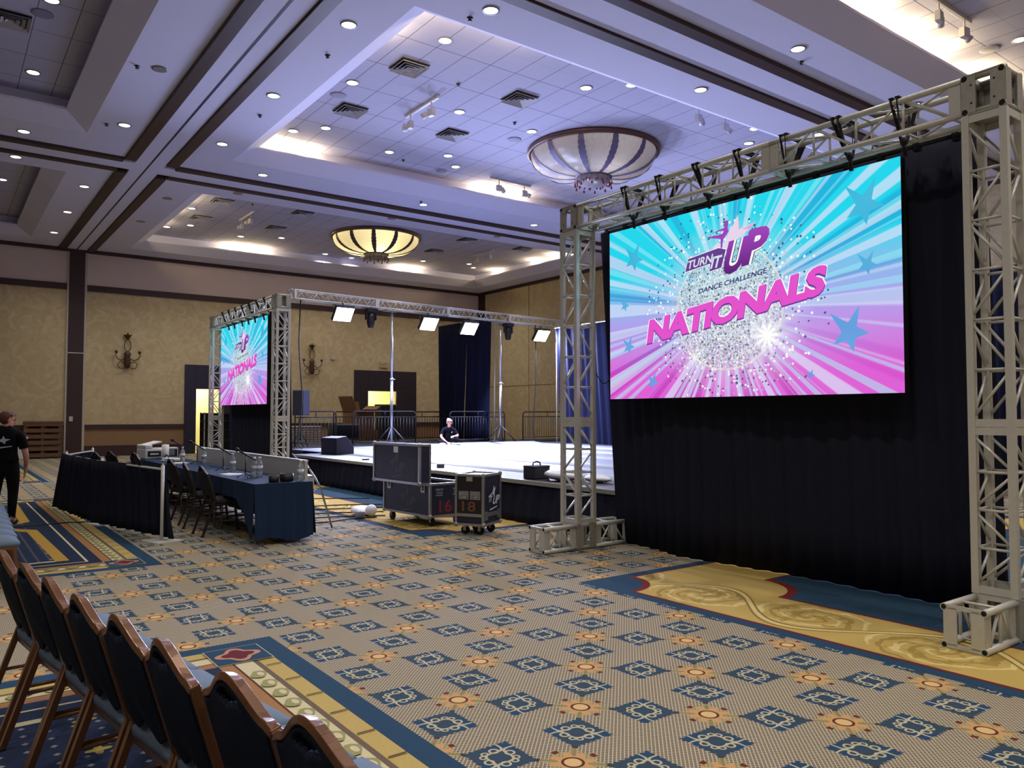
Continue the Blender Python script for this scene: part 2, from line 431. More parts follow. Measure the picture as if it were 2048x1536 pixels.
# ------------------------------------------------------------------ room shell
XW, XE, YS, YN = -14.2, 22.4, -3.66, 33.0
ZS, ZT = 7.8, 8.4
def build_floor():
    mats = [C_field, C_blue, C_red, C_gold, C_inner, C_yel, C_grey, C_cream, C_leaf, C_tan, C_navy, C_maroon, C_pink, C_ochre, C_line, C_dots]
    fb = MB(); fb.rect(XW, XE, YS, YN, 0)
    def arc(cx, cy, r, a0, a1, n=8):
        return [(cx+r*math.cos(a0+(a1-a0)*i/n), cy+r*math.sin(a0+(a1-a0)*i/n)) for i in range(n+1)]
    def notched(x0, x1, y0, y1, r):
        # rectangle with concave corners
        return (arc(x0, y0, r, PI/2, 0) + arc(x1, y0, r, PI, PI/2) + arc(x1, y1, r, 3*PI/2, PI) + arc(x0, y1, r, 0, -PI/2))
    def bumped(x0, x1, y0, y1, r):
        return (arc(x0+0.02, y0+0.02, r, PI/2, 0) + arc(x1-0.02, y0+0.02, r, PI, PI/2) + arc(x1-0.02, y1-0.02, r, 3*PI/2, PI) + arc(x0+0.02, y1-0.02, r, 0, -PI/2))
    def gold_panel(x0, x1, y0, y1, g=1.0):
        z = 0.0008
        fb.rect(x0, x1, y0, y1, z, 1)
        fb.poly(notched(x0+0.12, x1-0.12, y0+0.12, y1-0.12, 0.44), z*2, None, 2)
        fb.poly(notched(x0+0.15, x1-0.15, y0+0.15, y1-0.15, 0.46), z*3, None, 3)
        fb.poly(bumped(x0+g-0.03, x1-g+0.03, y0+g-0.03, y1-g+0.03, 0.50), z*4, None, 2)
        fb.poly(bumped(x0+g, x1-g, y0+g, y1-g, 0.54), z*5, None, 4)
    for y0, y1 in ((-2.6, 5.60), (8.85, 17.1), (20.5, 28.8)): gold_panel(4.95 if y0 < 0 else 5.14, 13.6, y0, y1)
    def frame(x0, x1, y0, y1, i0, i1, z, mi):
        fb.rect(x0+i0, x1-i0, y0+i0, y1-i0, z, mi)
    def blue_panel(x0, x1, y0, y1):
        z = 0.0008
        for k, (ins, mi) in enumerate(((0.0, 1), (0.14, 5), (0.25, 6), (0.285, 7), (0.40, 14), (0.415, 9), (0.50, 10), (0.62, 7), (0.645, 10))):
            frame(x0, x1, y0, y1, ins, 0, z*(k+1), mi)
        zz = z*11
        # leaf motifs on the cream strip, east and south/north edges
        yy = y0+0.55
        while yy < y1-0.6:
            for cx in (x1-0.343,):
                fb.poly([(cx+0.05*math.cos(a)*(1+0.3*math.sin(2*a)), yy+0.07*math.sin(a)) for a in [2*PI*i/10 for i in range(10)]], zz, None, 8)
                fb.poly([(cx+0.02*math.cos(a)+0.012, yy+0.04*math.sin(a)) for a in [2*PI*i/8 for i in range(8)]], zz+z, None, 7)
            yy += 0.19
        xx = x0+0.55
        while xx < x1-0.6:
            for cy in (y0+0.343, y1-0.343):
                fb.poly([(xx+0.07*math.cos(a), cy+0.05*math.sin(a)*(1+0.3*math.sin(2*a))) for a in [2*PI*i/10 for i in range(10)]], zz, None, 8)
            xx += 0.19
        yy = y0+0.6
        while yy < y1-0.6:      # joints of the straw bamboo strip
            fb.rect(x1-0.245, x1-0.145, yy, yy+0.012, zz, 14); yy += 0.33
        # corner squares with a flower
        for cx, cy in ((x1-0.325, y1-0.325), (x1-0.325, y0+0.325), (x0+0.325, y1-0.325), (x0+0.325, y0+0.325)):
            fb.rect(cx-0.18, cx+0.18, cy-0.18, cy+0.18, zz, 7)
            fb.rect(cx-0.174, cx+0.174, cy-0.174, cy+0.174, zz+z, 1)
            q = lambda R, e: [(cx+R*(1+e*math.cos(4*a))*math.cos(a), cy+R*(1+e*math.cos(4*a))*math.sin(a)) for a in [2*PI*i/40 for i in range(40)]]
            fb.poly(q(0.125, 0.2), zz+2*z, None, 12); fb.poly(q(0.09, 0.2), zz+3*z, None, 11)
        # inner ochre framed fields
        mid = (y0+y1)/2
        for a, b_, tip in ((y0+0.80, mid-0.15, 1), (mid+0.15, y1-0.80, -1)):
            xr = x1-0.78
            pt = (b_, a) if tip > 0 else (a, b_)            # pt[0] is the end with the chevron point
            sg = 1 if tip > 0 else -1
            fb.rect(x0+0.9, xr-0.13, a, b_, zz, 15)
            fb.poly([(xr-0.13, pt[1]), (xr, pt[1]), (xr-0.05, pt[0]-sg*0.35), (xr-0.34, pt[0]), (xr-0.36, pt[0]-sg*0.22), (xr-0.18, pt[0]-sg*0.5)], zz+z, None, 13)
            fb.poly([(xr-0.34, pt[0]), (xr-0.36, pt[0]-sg*0.12), (x0+0.9, pt[0]-sg*0.62), (x0+0.9, pt[0]-sg*0.54)], zz+z, None, 7)
            fb.rect(x0+0.9, xr-0.13, min(pt[1], pt[1]+sg*0.06), max(pt[1], pt[1]+sg*0.06), zz+z, 7)
    blue_panel(-6.4, 1.97, -2.6, 5.58); blue_panel(-6.4, 1.99, 8.9, 17.1); blue_panel(-6.4, 2.19, 21.2, 29.4)
    o = fb.build('floor', mats, norm=False)
    struct(o)
build_floor()

M_wall = wallpaper()
M_cream = plain('cream_wall_paint', (224, 208, 200), 0.9, 0, 0.03, 3)
M_wains = plain('wainscot', (150, 118, 84), 0.8, 0, 0.08, 3)
M_jamb = plain('pale_jamb', (196, 188, 176), 0.6, 0, 0.05)
M_lit = plain('corridor_paint', (232, 228, 188), 0.9, 0, 0.04, 3)
M_door = plain('dark_door_wood', (40, 32, 42), 0.5, 0, 0.1, 5)
M_darkpanel = plain('navy_door_wood', (40, 38, 62), 0.6, 0, 0.1, 5)

# far wall with two door openings
D1 = (8.50, 9.60, 2.62); D2 = (16.15, 17.60, 2.67)
def far_wall():
    w = MB(); T = 0.25
    def span(x0, x1, z0, z1, mi): w.bx(x0, x1, YN, YN+T, z0, z1, mi)
    for z0, z1, mi in ((0, 1.04, 2), (1.04, 6.45, 0), (6.45, ZS, 1)):
        xs = [XW] + ([D1[0], D1[1], D2[0], D2[1]] if z0 < 2.6 else []) + [XE]
        if z0 < 2.6 and z1 > 2.7:
            for i in range(0, len(xs), 2): span(xs[i], xs[i+1], z0, z1, mi)
            span(D1[0], D1[1], D1[2], z1, mi); span(D2[0], D2[1], D2[2], z1, mi)
        else:
            for i in range(0, len(xs), 2): span(xs[i], xs[i+1], z0, z1, mi)
    struct(w.build('wall_far', [M_wall, M_cream, M_wains]))
    t = MB()
    for x0, x1 in ((XW, 3.84), (4.46, 8.05), (10.0, 15.45), (18.7, XE)): t.bx(x0, x1, YN-0.05, YN, 1.04, 1.20)
    struct(t.build('trim_1', M_brown))                      # chair rail
    t = MB()
    for x0, x1 in ((XW, 3.84), (4.46, XE)): t.bx(x0, x1, YN-0.05, YN, 6.24, 6.47)
    struct(t.build('trim_2', M_brown))                      # picture band
    t = MB()
    for x0, x1 in ((XW, 3.84), (4.46, 8.05), (10.0, 15.45), (18.7, XE)): t.bx(x0, x1, YN-0.04, YN, 0, 0.40)
    struct(t.build('baseboard_far', M_brown))
    t = MB(); t.bx(XW, XE, YN-0.10, YN, ZS-0.13, ZS); t.bx(XE-0.10, XE, YS, YN, ZS-0.13, ZS); t.bx(XE-0.05, XE, YN-0.55, YN, 0, ZS)
    struct(t.build('trim_3', M_brown))                      # crown line and corner post
    p = MB(); p.bx(3.90, 4.42, YN-0.08, YN, 0, ZS)
    p.bx(3.90, 4.42, YN-0.09, YN-0.08, 3.86, 3.90, 1); p.bx(3.84, 3.90, YN-0.06, YN, 0, ZS, 1); p.bx(4.42, 4.50, YN-0.06, YN, 0, ZS, 1)
    struct(p.build('trim_4', [M_brown, M_jamb]))            # partition jamb on the far wall
far_wall()

def door(n, x0, x1, ztop, d, mat):
    fr = MB()                                               # tall dark portal round the opening
    fr.bx(x0, d[0], YN-0.06, YN, 0, ztop); fr.bx(d[1], x1, YN-0.06, YN, 0, ztop); fr.bx(d[0], d[1], YN-0.06, YN, d[2], ztop)
    o = struct(fr.build('door_%d' % n, mat, bevel=0.01))
    lf = MB(); w = d[1]-d[0]
    lf.bx(d[1]+0.02, min(d[1]+w*0.6, x1-0.05), YN-0.09, YN-0.055, 0.02, d[2]); lf.build('door_leaf', M_door, o, bevel=0.006)
    h = MB(); h.tube((d[1]+0.10, YN-0.12, 0.95), (d[1]+0.10, YN-0.12, 1.35), 0.012); h.tube((d[1]+0.10, YN-0.12, 1.0), (d[1]+0.10, YN-0.08, 1.0), 0.01); h.tube((d[1]+0.10, YN-0.12, 1.3), (d[1]+0.10, YN-0.08, 1.3), 0.01)
    h.build('door_handle', M_steel, o)
    c = MB(); y1 = YN+2.2                                   # lit corridor behind
    c.add([(d[0]-0.8, YN+0.25, 0), (d[1]+0.8, YN+0.25, 0), (d[1]+0.8, y1, 0), (d[0]-0.8, y1, 0), (d[0]-0.8, YN+0.25, 3.0), (d[1]+0.8, YN+0.25, 3.0), (d[1]+0.8, y1, 3.0), (d[0]-0.8, y1, 3.0)],
          [(0, 1, 2, 3), (4, 7, 6, 5), (3, 2, 6, 7), (0, 3, 7, 4), (1, 5, 6, 2)])
    struct(c.build('wall_corridor' if n == 1 else 'wall_corridor_2', M_lit))
    lamp('corridor_light', 'POINT', ((d[0]+d[1])/2, YN+1.2, 2.7), 90, (1.0, 0.95, 0.72), shadow_soft_size=0.2)
door(1, 8.05, 10.0, 3.60, D1, M_darkpanel)
door(2, 15.45, 18.70, 3.63, D2, M_door)

def other_walls():
    for nm, a in (('wall_right', (XE, XE+0.2, YS, YN)), ('wall_left', (XW-0.2, XW, YS, YN)), ('wall_back', (XW, XE, YS-0.2, YS))):
        w = MB(); w.bx(a[0], a[1], a[2], a[3], 0, ZS, 0)
        struct(w.build(nm, M_wall))
    t = MB()
    for k in range(7): t.bx(XE-0.012, XE, 3.0+4.3*k, 3.02+4.3*k, 0, ZS)
    t.bx(XE-0.012, XE, YS, YN, 2.95, 2.965)
    struct(t.build('trim_5', M_line_wall))                   # partition seams on the right wall
    t = MB(); t.bx(XE-0.04, XE, YS, YN, 0, 0.3); struct(t.build('baseboard_right', M_brown))
M_line_wall = plain('wall_seam', (120, 100, 70), 0.9)
other_walls()

# ceiling: beams on a grid, soffits, stepped coffers with a cove, tiled ceilings above
XC, BW = 4.13, 0.58
YB = [-3.66, 8.59, 20.99, 33.0]
BAYS = [(xa, xb, ya, yb) for (xa, xb) in ((XW, XC-BW), (XC+BW, XE)) for (ya, yb) in ((YS, 8.59-BW), (8.59+BW, 20.99-BW), (20.99+BW, YN))]
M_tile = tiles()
def ceiling():
    c = MB(); t = MB(); tr = MB(); lip = MB()
    def ring(r0, z0, r1, z1, m=c, mi=0):
        (a0, a1, b0, b1), (c0, c1, d0, d1) = r0, r1
        P = [(a0, b0, z0), (a1, b0, z0), (a1, b1, z0), (a0, b1, z0)]; Q = [(c0, d0, z1), (c1, d0, z1), (c1, d1, z1), (c0, d1, z1)]
        m.add(P+Q, [(i, (i+1) % 4, 4+(i+1) % 4, 4+i) for i in range(4)], mi)
    for xa, xb, ya, yb in BAYS:
        so = (xa, xb, ya, yb)
        i0 = 1.0; ox = 1.58-BW
        xo0 = xa+(ox if xa > 0 else 1.55); xo1 = xb-(1.09 if xa > 0 else ox)
        yo0 = ya+(ox if ya > YS+0.1 else 1.3); yo1 = yb-((ox+0.25 if yb > 9 else ox) if yb < YN-0.1 else 1.30)
        out = (xo0, xo1, yo0, yo1)
        li = (xo0+0.46, xo1-0.46, yo0+0.50, yo1-0.46)
        back = (li[0]-0.32, li[1]+0.32, li[2]-0.32, li[3]+0.32)
        ring(so, ZS, out, ZS); ring(out, ZS, li, ZS+0.27)
        ring(li, ZS+0.27, li, ZS+0.32); ring(li, ZS+0.32, back, ZS+0.32); ring(back, ZS+0.32, back, ZT)
        t.rect(back[0], back[1], back[2], back[3], ZT)
        COFF.append((li, back))
    # beams
    for z in (ZS-0.03,):
        c.bx(XC-0.33, XC+0.33, YS, YN, z, ZS+0.1)
        for yb in YB[1:3]:
            c.bx(XW, XC-0.33, yb-0.32, yb+0.32, z, ZS+0.1); c.bx(XC+0.33, XE, yb-0.32, yb+0.32, z, ZS+0.1)
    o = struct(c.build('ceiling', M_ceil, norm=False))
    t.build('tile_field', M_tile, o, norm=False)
    sl = MB(); sl.bx(XC-0.022, XC+0.022, YS, YN, ZS-0.036, ZS-0.02); sl.build('partition_track', plain('track_slot', (38, 42, 78), 0.6), o)
    ys = [YS] + sum([[y-BW+0.0, y+BW] for y in YB[1:3]], []) + [YN]
    n = 6
    for sx in (-1, 1):
        a, b = sorted((XC+sx*0.34, XC+sx*0.60))
        for i in range(0, 6, 2): tr.bx(a, b, ys[i], ys[i+1], ZS-0.07, ZS+0.02)
    for yb in YB[1:3]:
        for sy in (-1, 1):
            a, b = sorted((yb+sy*0.33, yb+sy*0.58))
            tr.bx(XW, XC-0.60, a, b, ZS-0.07, ZS+0.02); tr.bx(XC+0.60, XE, a, b, ZS-0.07, ZS+0.02)
    struct(tr.build('trim_6', M_brown, bevel=0.015))          # brown beam mouldings
COFF = []
ceiling()
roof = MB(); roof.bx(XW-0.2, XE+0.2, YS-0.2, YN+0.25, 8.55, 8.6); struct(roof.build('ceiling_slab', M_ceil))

# ------------------------------------------------------------------ box truss
TS = 0.305
def truss(parent, name, p0, p1, ndiv, square=False, ends='frame', flip=0, r=0.025, s=TS, brace=0.011, rungs=True):
    """box truss section: the part is its lacing, each main chord a sub-part"""
    p0, p1 = Vector(p0), Vector(p1); w = (p1-p0).normalized(); L = (p1-p0).length
    a = Vector((0, 0, 1)) if abs(w.z) < 0.9 else Vector((0, 1, 0))
    u = w.cross(a).normalized(); v = w.cross(u); h = s/2-r
    cor = [u*h+v*h, -u*h+v*h, -u*h-v*h, u*h-v*h]
    lace = MB()
    e = 0.05 if ends else 0.0
    st = [e+(L-2*e)*i/ndiv for i in range(ndiv+1)]
    R = Matrix((u, v, w)).transposed()
    for k in range(4):
        c0, c1 = cor[k], cor[(k+1) % 4]
        for i in range(ndiv):
            if k % 2 == 0 and (not rungs and i % 4 or ends == 'base'): 
                if ends == 'base' and i: lace.tube(p0+c0+w*st[i], p0+c1+w*st[i], brace, 6)
                continue
            if i and rungs: lace.tube(p0+c0+w*st[i], p0+c1+w*st[i], brace, 6)
            q0, q1 = (c0, c1) if (i+flip+(0, 1, 1, 0)[k]) % 2 else (c1, c0)
            lace.tube(p0+q0+w*(st[i]+0.015), p0+q1+w*(st[i+1]-0.015), brace, 6)
        for z in ((0.03, L-0.03) if ends == 'frame' else ()):
            m = (c0+c1)/2
            sz = (s-2*r, 0.012, 0.055) if k in (0, 2) else (0.012, s-2*r, 0.055)
            lace.box(p0+m*(h+r*0.6)/h+w*z, sz, R)
    if ends in ('plate', 'base'):                             # flat plates tying the chords at both ends
        for f in (-1, 1):
            for z in (0.05, L-0.05): lace.box(p0+u*f*(h+0.002)+w*z, (0.010, s-0.05, 0.085), R)
            for z in (0.006, L-0.006):
                lace.box(p0+u*f*(h-0.040)+w*z, (0.085, s-0.05, 0.010), R); lace.box(p0+v*f*(h+0.004)+w*z, (s-0.05, 0.030, 0.010), R)
    o = lace.build(name, M_alu, parent)
    for k in range(4):
        c = MB()
        if square: c.box(p0+cor[k]+w*L/2, (2*r, 2*r, L), R)
        else:
            c.tube(p0+cor[k], p0+cor[k]+w*L, r, 10)
            for z, d in ((-0.0006, -1), (L+0.0006, 1)):
                c.tube(p0+cor[k]+w*z, p0+cor[k]+w*(z+0.0005*d), r*0.72, 10, mi=1)
        c.build('chord', [M_alu, M_hole], o)
    return o
def corner_block(parent, c, s=TS):
    b = MB(); h = s/2
    for ax in range(3):
        for sg in (-1, 1):
            for f in (-1, 1):                                  # two vertical side plates per face leave a window
                d = [0, 0, 0]; d[ax] = sg*(h-0.006)
                o1 = (ax+1) % 3; o2 = (ax+2) % 3
                dims = [0, 0, 0]; dims[ax] = 0.012
                if ax == 2: d[o1] = f*(h-0.05); dims[o1] = 0.10; dims[o2] = s-0.05
                else:
                    hor = 1-ax; d[hor] = f*(h-0.055); dims[hor] = 0.095; dims[2] = s-0.03
                b.box((c[0]+d[0], c[1]+d[1], c[2]+d[2]), dims)
    for x in (-1, 1):
        for y in (-1, 1):
            b.tube((c[0]+x*(h-.025), c[1]+y*(h-.025), c[2]-h), (c[0]+x*(h-.025), c[1]+y*(h-.025), c[2]+h), 0.024, 8)
    for x in (-1, 1):
        for z in (-1, 1):
            b.tube((c[0]+x*(h-.025), c[1]-h, c[2]+z*(h-.025)), (c[0]+x*(h-.025), c[1]+h, c[2]+z*(h-.025)), 0.024, 8)
            b.tube((c[0]-h, c[1]+x*(h-.025), c[2]+z*(h-.025)), (c[0]+h, c[1]+x*(h-.025), c[2]+z*(h-.025)), 0.024, 8)
            for sg in (-1, 1):
                b.tube((c[0]+sg*(h+.001), c[1]+x*(h-.025), c[2]+z*(h-.025)), (c[0]+sg*(h+.003), c[1]+x*(h-.025), c[2]+z*(h-.025)), 0.017, 10, mi=1)
                b.tube((c[0]+sg*(h+.001), c[1]+x*(h-.075), c[2]+z*(h-.085)), (c[0]+sg*(h+.004), c[1]+x*(h-.075), c[2]+z*(h-.085)), 0.007, 6, mi=1)
    return b.build('corner_block', [M_alu_dark, M_hole], parent)

# led wall frame, local origin at the floor under its centre, front face at x = 0
FL = 4.93
def make_frame():
    t = thing('led_truss_frame', 'tall aluminium box truss goalpost nearest the camera, right of the stage, holding the big screen', 'truss', (6.08, 2.275+FL/2, 0))
    X0 = TS/2
    for sg in (-1, 1):
        y = sg*(FL/2-TS/2)
        truss(t, 'base_truss', (-0.49, y, TS/2), (0.0, y, TS/2), 2, ends='base')
        corner_block(t, (X0, y, TS/2))
        truss(t, 'base_truss', (TS, y, TS/2), (0.86, y, TS/2), 2, ends='base')
        truss(t, 'column_section', (X0, y, TS), (X0, y, 1.505), 4, True, flip=1)
        truss(t, 'column_section', (X0, y, 1.505), (X0, y, 3.805), 6, True, flip=0 if sg > 0 else 1)
        corner_block(t, (X0, y, 3.9575))
    ya, yb = -FL/2+TS, FL/2-TS
    zz = 3.9575
    truss(t, 'beam_section', (X0, ya, zz), (X0, ya+1.66, zz), 4, ends='plate')
    truss(t, 'beam_section', (X0, ya+1.66, zz), (X0, yb, zz), 7, ends='plate')
    return t
frame_a = make_frame()
frame_b = dup(frame_a, 'distant aluminium box truss goalpost behind the judges tables, holding the small looking screen', (5.65, 15.80+FL/2, 0))
frame_a['group'] = frame_b['group'] = 'truss goalposts of the two screens'

# led screen: local x runs to the viewer's right, y up, z towards the audience
SW, SH = 3.47, 1.97
def screen_mat():
    m, nt, b = new_mat('led_picture')
    x, y, _, vec = coords('Object')
    dx, dy = x-1.69, y-0.90
    r = xsqrt(dx*dx+dy*dy*1.1); a = xatan2(dy, dx)
    v = y/SH
    n1 = noise(5.5, 1, dims='1D', w=a+9.0); n2 = noise(17.0, 0, dims='1D', w=a+3.0); n3 = noise(9.0, 1, dims='1D', w=a+23.0)
    low = lin((222, 96, 214)); mid = lin((176, 160, 236)); top = lin((34, 214, 236))
    k1 = xclamp((v-0.12)/0.30); k2 = xclamp((v-0.42)/0.30)
    col = mixc(k2, mixc(k1, low, mid), top)
    deep = mixc(k2, mixc(k1, lin((200, 54, 190)), lin((84, 110, 214))), lin((22, 176, 220)))
    col = mixc(xclamp((n1-0.54)*14)*0.85, col, deep)
    col = mixc(xclamp((n3-0.53)*16)*0.62, col, lin((214, 226, 250)))
    col = mixc(xclamp((n2-0.60)*18)*0.45, col, lin((150, 236, 246)))
    col = mixc(xclamp(1.15-r*1.15)*0.75, col, lin((214, 230, 246)))
    # glitter flung from the mirror ball
    vo = nt.nodes.new('ShaderNodeTexVoronoi'); vo.voronoi_dimensions = '2D'; vo.inputs['Scale'].default_value = 30
    nt.links.new(vec, vo.inputs['Vector'])
    sp = nt.nodes.new('ShaderNodeSeparateColor'); nt.links.new(vo.outputs['Color'], sp.inputs[0])
    rr, gg, bb = X(sp.outputs[0]), X(sp.outputs[1]), X(sp.outputs[2])
    dist = X(vo.outputs['Distance'])
    dens = xclamp(1.02-r*0.86)
    dot = (dist < (0.22+0.22*bb))*(rr < dens)
    gcol = mixc(gg > 0.36, lin((52, 74, 92)), mixc(bb > 0.35, lin((190, 188, 176)), lin((250, 252, 250))))
    col = mixc(dot*0.92, col, gcol)
    vf = nt.nodes.new('ShaderNodeTexVoronoi'); vf.voronoi_dimensions = '2D'; vf.inputs['Scale'].default_value = 52
    nt.links.new(vec, vf.inputs['Vector'])
    sf = nt.nodes.new('ShaderNodeSeparateColor'); nt.links.new(vf.outputs['Color'], sf.inputs[0])
    fr, fg = X(sf.outputs[0]), X(sf.outputs[1])
    ball = r < (0.645+0.03*(fr-0.5))
    fine = mixc(fr > 0.26, lin((70, 84, 84)), mixc(fg > 0.5, lin((232, 238, 232)), lin((178, 184, 168))))
    col = mixc(ball*(X(vf.outputs['Distance']) < 0.40)*0.78, col, fine)
    col = mixc((abs(r-0.655) < 0.008)*0.7, col, lin((232, 228, 200)))
    veil = xclamp(1.0-abs(y-0.115-0.152*x-0.80)*9.0)*xclamp(1.0-(dx-0.06)*(dx-0.06)*3.6)
    col = mixc(veil*0.78, col, lin((206, 230, 236)))
    # two bright flares
    for fx, fy, s in ((2.16, 0.58, 0.014), (1.27, 0.42, 0.004)):
        ex, ey = x-fx, y-fy
        d2 = ex*ex+ey*ey
        fl = xclamp(s/(d2+0.004)*(0.65+0.35*xcos(xatan2(ey, ex)*10)))
        col = mixc(fl, col, (1.0, 1.0, 1.0, 1))
    e = nt.nodes.new('ShaderNodeEmission'); nt.links.new(col, e.inputs[0]); e.inputs[1].default_value = 1.0
    nt.links.new(e.outputs[0], nt.nodes['Material Output'].inputs[0])
    return m
def star_mat():
    m, nt, b = new_mat('led_star')
    x, y, _, vec = coords('Object')
    k = xclamp(y/SH*1.3-0.1)
    col = mixc(k, lin((120, 136, 226)), lin((40, 186, 222)))
    col = mixc(noise(4, 1, vec)*0.6, col, lin((110, 200, 232)))
    e = nt.nodes.new('ShaderNodeEmission'); nt.links.new(col, e.inputs[0]); e.inputs[1].default_value = 0.95
    nt.links.new(e.outputs[0], nt.nodes['Material Output'].inputs[0])
    return m
def grad_purple():
    m, nt, b = new_mat('led_purple')
    x, y, _, vec = coords('Object')
    col = mixc(xclamp((y-1.22)/0.40), lin((84, 32, 112)), lin((160, 70, 186)))
    e = nt.nodes.new('ShaderNodeEmission'); nt.links.new(col, e.inputs[0]); e.inputs[1].default_value = 1.0
    nt.links.new(e.outputs[0], nt.nodes['Material Output'].inputs[0])
    return m
def make_screen():
    t = thing('led_screen', 'large bright screen nearest the camera showing pink and turquoise dance challenge artwork', 'screen', (6.40, 6.665, 1.775))
    t.rotation_euler = Matrix(((0, 0, -1), (-1, 0, 0), (0, 1, 0))).to_euler()
    c = MB()
    for i in range(7):
        for j in range(4): c.bx(i*SW/7+.001, (i+1)*SW/7-.001, j*SH/4+.001, (j+1)*SH/4-.001, -0.08, -0.002)
    c.build('cabinet', M_black, t)
    p = MB(); p.rect(0, SW, 0, SH, 0); p.build('display_panel', screen_mat(), t)
    L1, L2, L3 = 0.0015, 0.003, 0.0045
    smat = star_mat()
    for cx, cy, s, rot in ((3.15, 1.63, 0.25, 0.50), (3.17, 1.11, 0.13, 0.5), (3.0, 0.54, 0.25, 0.42), (0.40, 1.60, 0.20, 0.5), (0.25, 1.08, 0.10, 0.4), (0.31, 0.60, 0.13, 0.4), (0.68, 0.18, 0.12, 0.4), (2.62, 0.18, 0.06, 0.4)):
        pts = []
        for i in range(10):
            a = PI/2-rot+2*PI*i/10; q = s if i % 2 == 0 else s*0.34
            q *= (1.0, 1.0, 1.12, 1, 0.8, 1, 0.72, 1, 0.8, 1)[i]
            pts.append((cx+q*math.cos(a)*0.9, min(max(cy+q*math.sin(a), 0.01), SH-0.01)))
        st = MB(); st.poly(pts, L1); st.build('star_motif', smat, t)
    cr = MB()
    cr.poly([(1.652, 1.517), (1.728, 1.666), (1.749, 1.721), (1.769, 1.709), (1.843, 1.821), (1.849, 1.669), (2.054, 1.706), (1.976, 1.646), (1.806, 1.559), (1.70, 1.50), (1.53, 1.50), (1.527, 1.545), (1.60, 1.58)], L1)
    cr.poly([(1.843, 1.821), (1.857, 1.66), (1.849, 1.669)], L2, None, 1)
    cr.poly([(1.89, 1.66), (2.054, 1.706), (1.976, 1.646)], L2, None, 1)
    cr.build('crown_motif', [glow('led_pale_pink', (232, 214, 236), 1.0), glow('led_pink', (222, 168, 214), 1.0)], t)
    d = MB()
    d.poly([(1.444, 1.66), (1.50, 1.640), (1.58, 1.622), (1.625, 1.612), (1.628, 1.56), (1.622, 1.505), (1.641, 1.494), (1.650, 1.56), (1.658, 1.60), (1.70, 1.64), (1.728, 1.674), (1.715, 1.70), (1.725, 1.777), (1.70, 1.79), (1.679, 1.781), (1.672, 1.715), (1.60, 1.705), (1.509, 1.688), (1.56, 1.690), (1.665, 1.690), (1.655, 1.665), (1.60, 1.655), (1.52, 1.660)], L2)
    d.build('dancer_motif', grad_purple(), t)
    pw = MB()                                                # pale backing plate under the wordmark
    def plate(mb, off, z, mi=0):
        put_text(mb, 'U', (1.625, 1.222, 0.245, 0.33), z, 0.045+off, 0.42, 0.10, mi)
        put_text(mb, 'P', (1.87, 1.285, 0.26, 0.335), z, 0.045+off, 0.42, 0.10, mi)
    plate(pw, 0.075, L1, 0); plate(pw, 0.05, L1+.0004, 1)
    pw.poly([(1.150, 1.330), (1.195, 1.478), (1.60, 1.530), (1.70, 1.498), (1.64, 1.31), (1.475, 1.288), (1.485, 1.372)], L2, None, 1)
    pw.poly([(1.158, 1.338), (1.200, 1.472), (1.598, 1.522), (1.69, 1.492), (1.632, 1.316), (1.480, 1.296), (1.490, 1.378)], L2+.0004, None, 2)
    pw.build('logo_plate', [glow('led_slate', (54, 70, 120), 1.0), glow('led_white', (250, 250, 252), 1.0), glow('led_violet', (104, 66, 142), 1.0)], t)
    up = MB(); plate(up, 0.0, L3); 
    up.poly([(1.955, 1.605), (2.012, 1.648), (2.03, 1.575), (1.985, 1.60)], L3)
    up.build('lettering', MATS_get('led_purple'), t)
    tn = MB()
    put_text(tn, 'TURN', (1.180, 1.360, 0.33, 0.085), L3, 0.02, 0.35, 0.085)
    put_text(tn, 'IT', (1.490, 1.322, 0.12, 0.120), L3, 0.03, 0.35, 0.03)
    tn.build('lettering', glow('led_ice', (216, 226, 240), 1.0), t)
    dc = MB(); put_text(dc, 'DANCE CHALLENGE', (1.333, 1.078, 0.838, 0.053), L3, 0.022, 0.3, 0.125)
    dc.build('lettering', glow('led_ink', (46, 54, 112), 1.0), t)
    # NATIONALS: italic, growing slightly and climbing to the right
    def warp(g):
        def f(u, w):
            x = 0.591+u*2.17+w*0.048
            y = 0.606+u*0.30-0.012*math.sin(u*PI)
            return (x, y+w*(0.272+0.005*u)+g)
        return f
    for nm, mt, bold, z, g in (('lettering_outline', glow('led_white', (250, 250, 252), 1.0), 0.090, L2, 0), ('lettering_shadow', glow('led_plum', (112, 58, 150), 1.0), 0.066, L2+.0006, -0.012), ('lettering', glow('led_hot_pink', (228, 84, 204), 1.0), 0.055, L3, 0)):
        k = MB(); vs, fs = text_geo('NATIONALS', 1.0, 0.03)
        x0, x1 = min(q[0] for q in vs), max(q[0] for q in vs)
        put_text(k, 'NATIONALS', None, z, bold, warp=(lambda e: (lambda u, w: warp(g)(u*(1+2*e)-e, w*(1+7*e)-3.5*e)))((bold-0.055)*0.16), spacing=0.94)
        k.build(nm, mt, t)
    return t
def MATS_get(n): return bpy.data.materials[n]
screen_a = make_screen()
screen_b = dup(screen_a, 'smaller looking far screen showing the dance artwork inside the distant truss goalpost', (5.87, 20.45, 1.822), None)
screen_a['group'] = screen_b['group'] = 'screens with the pink dance artwork'

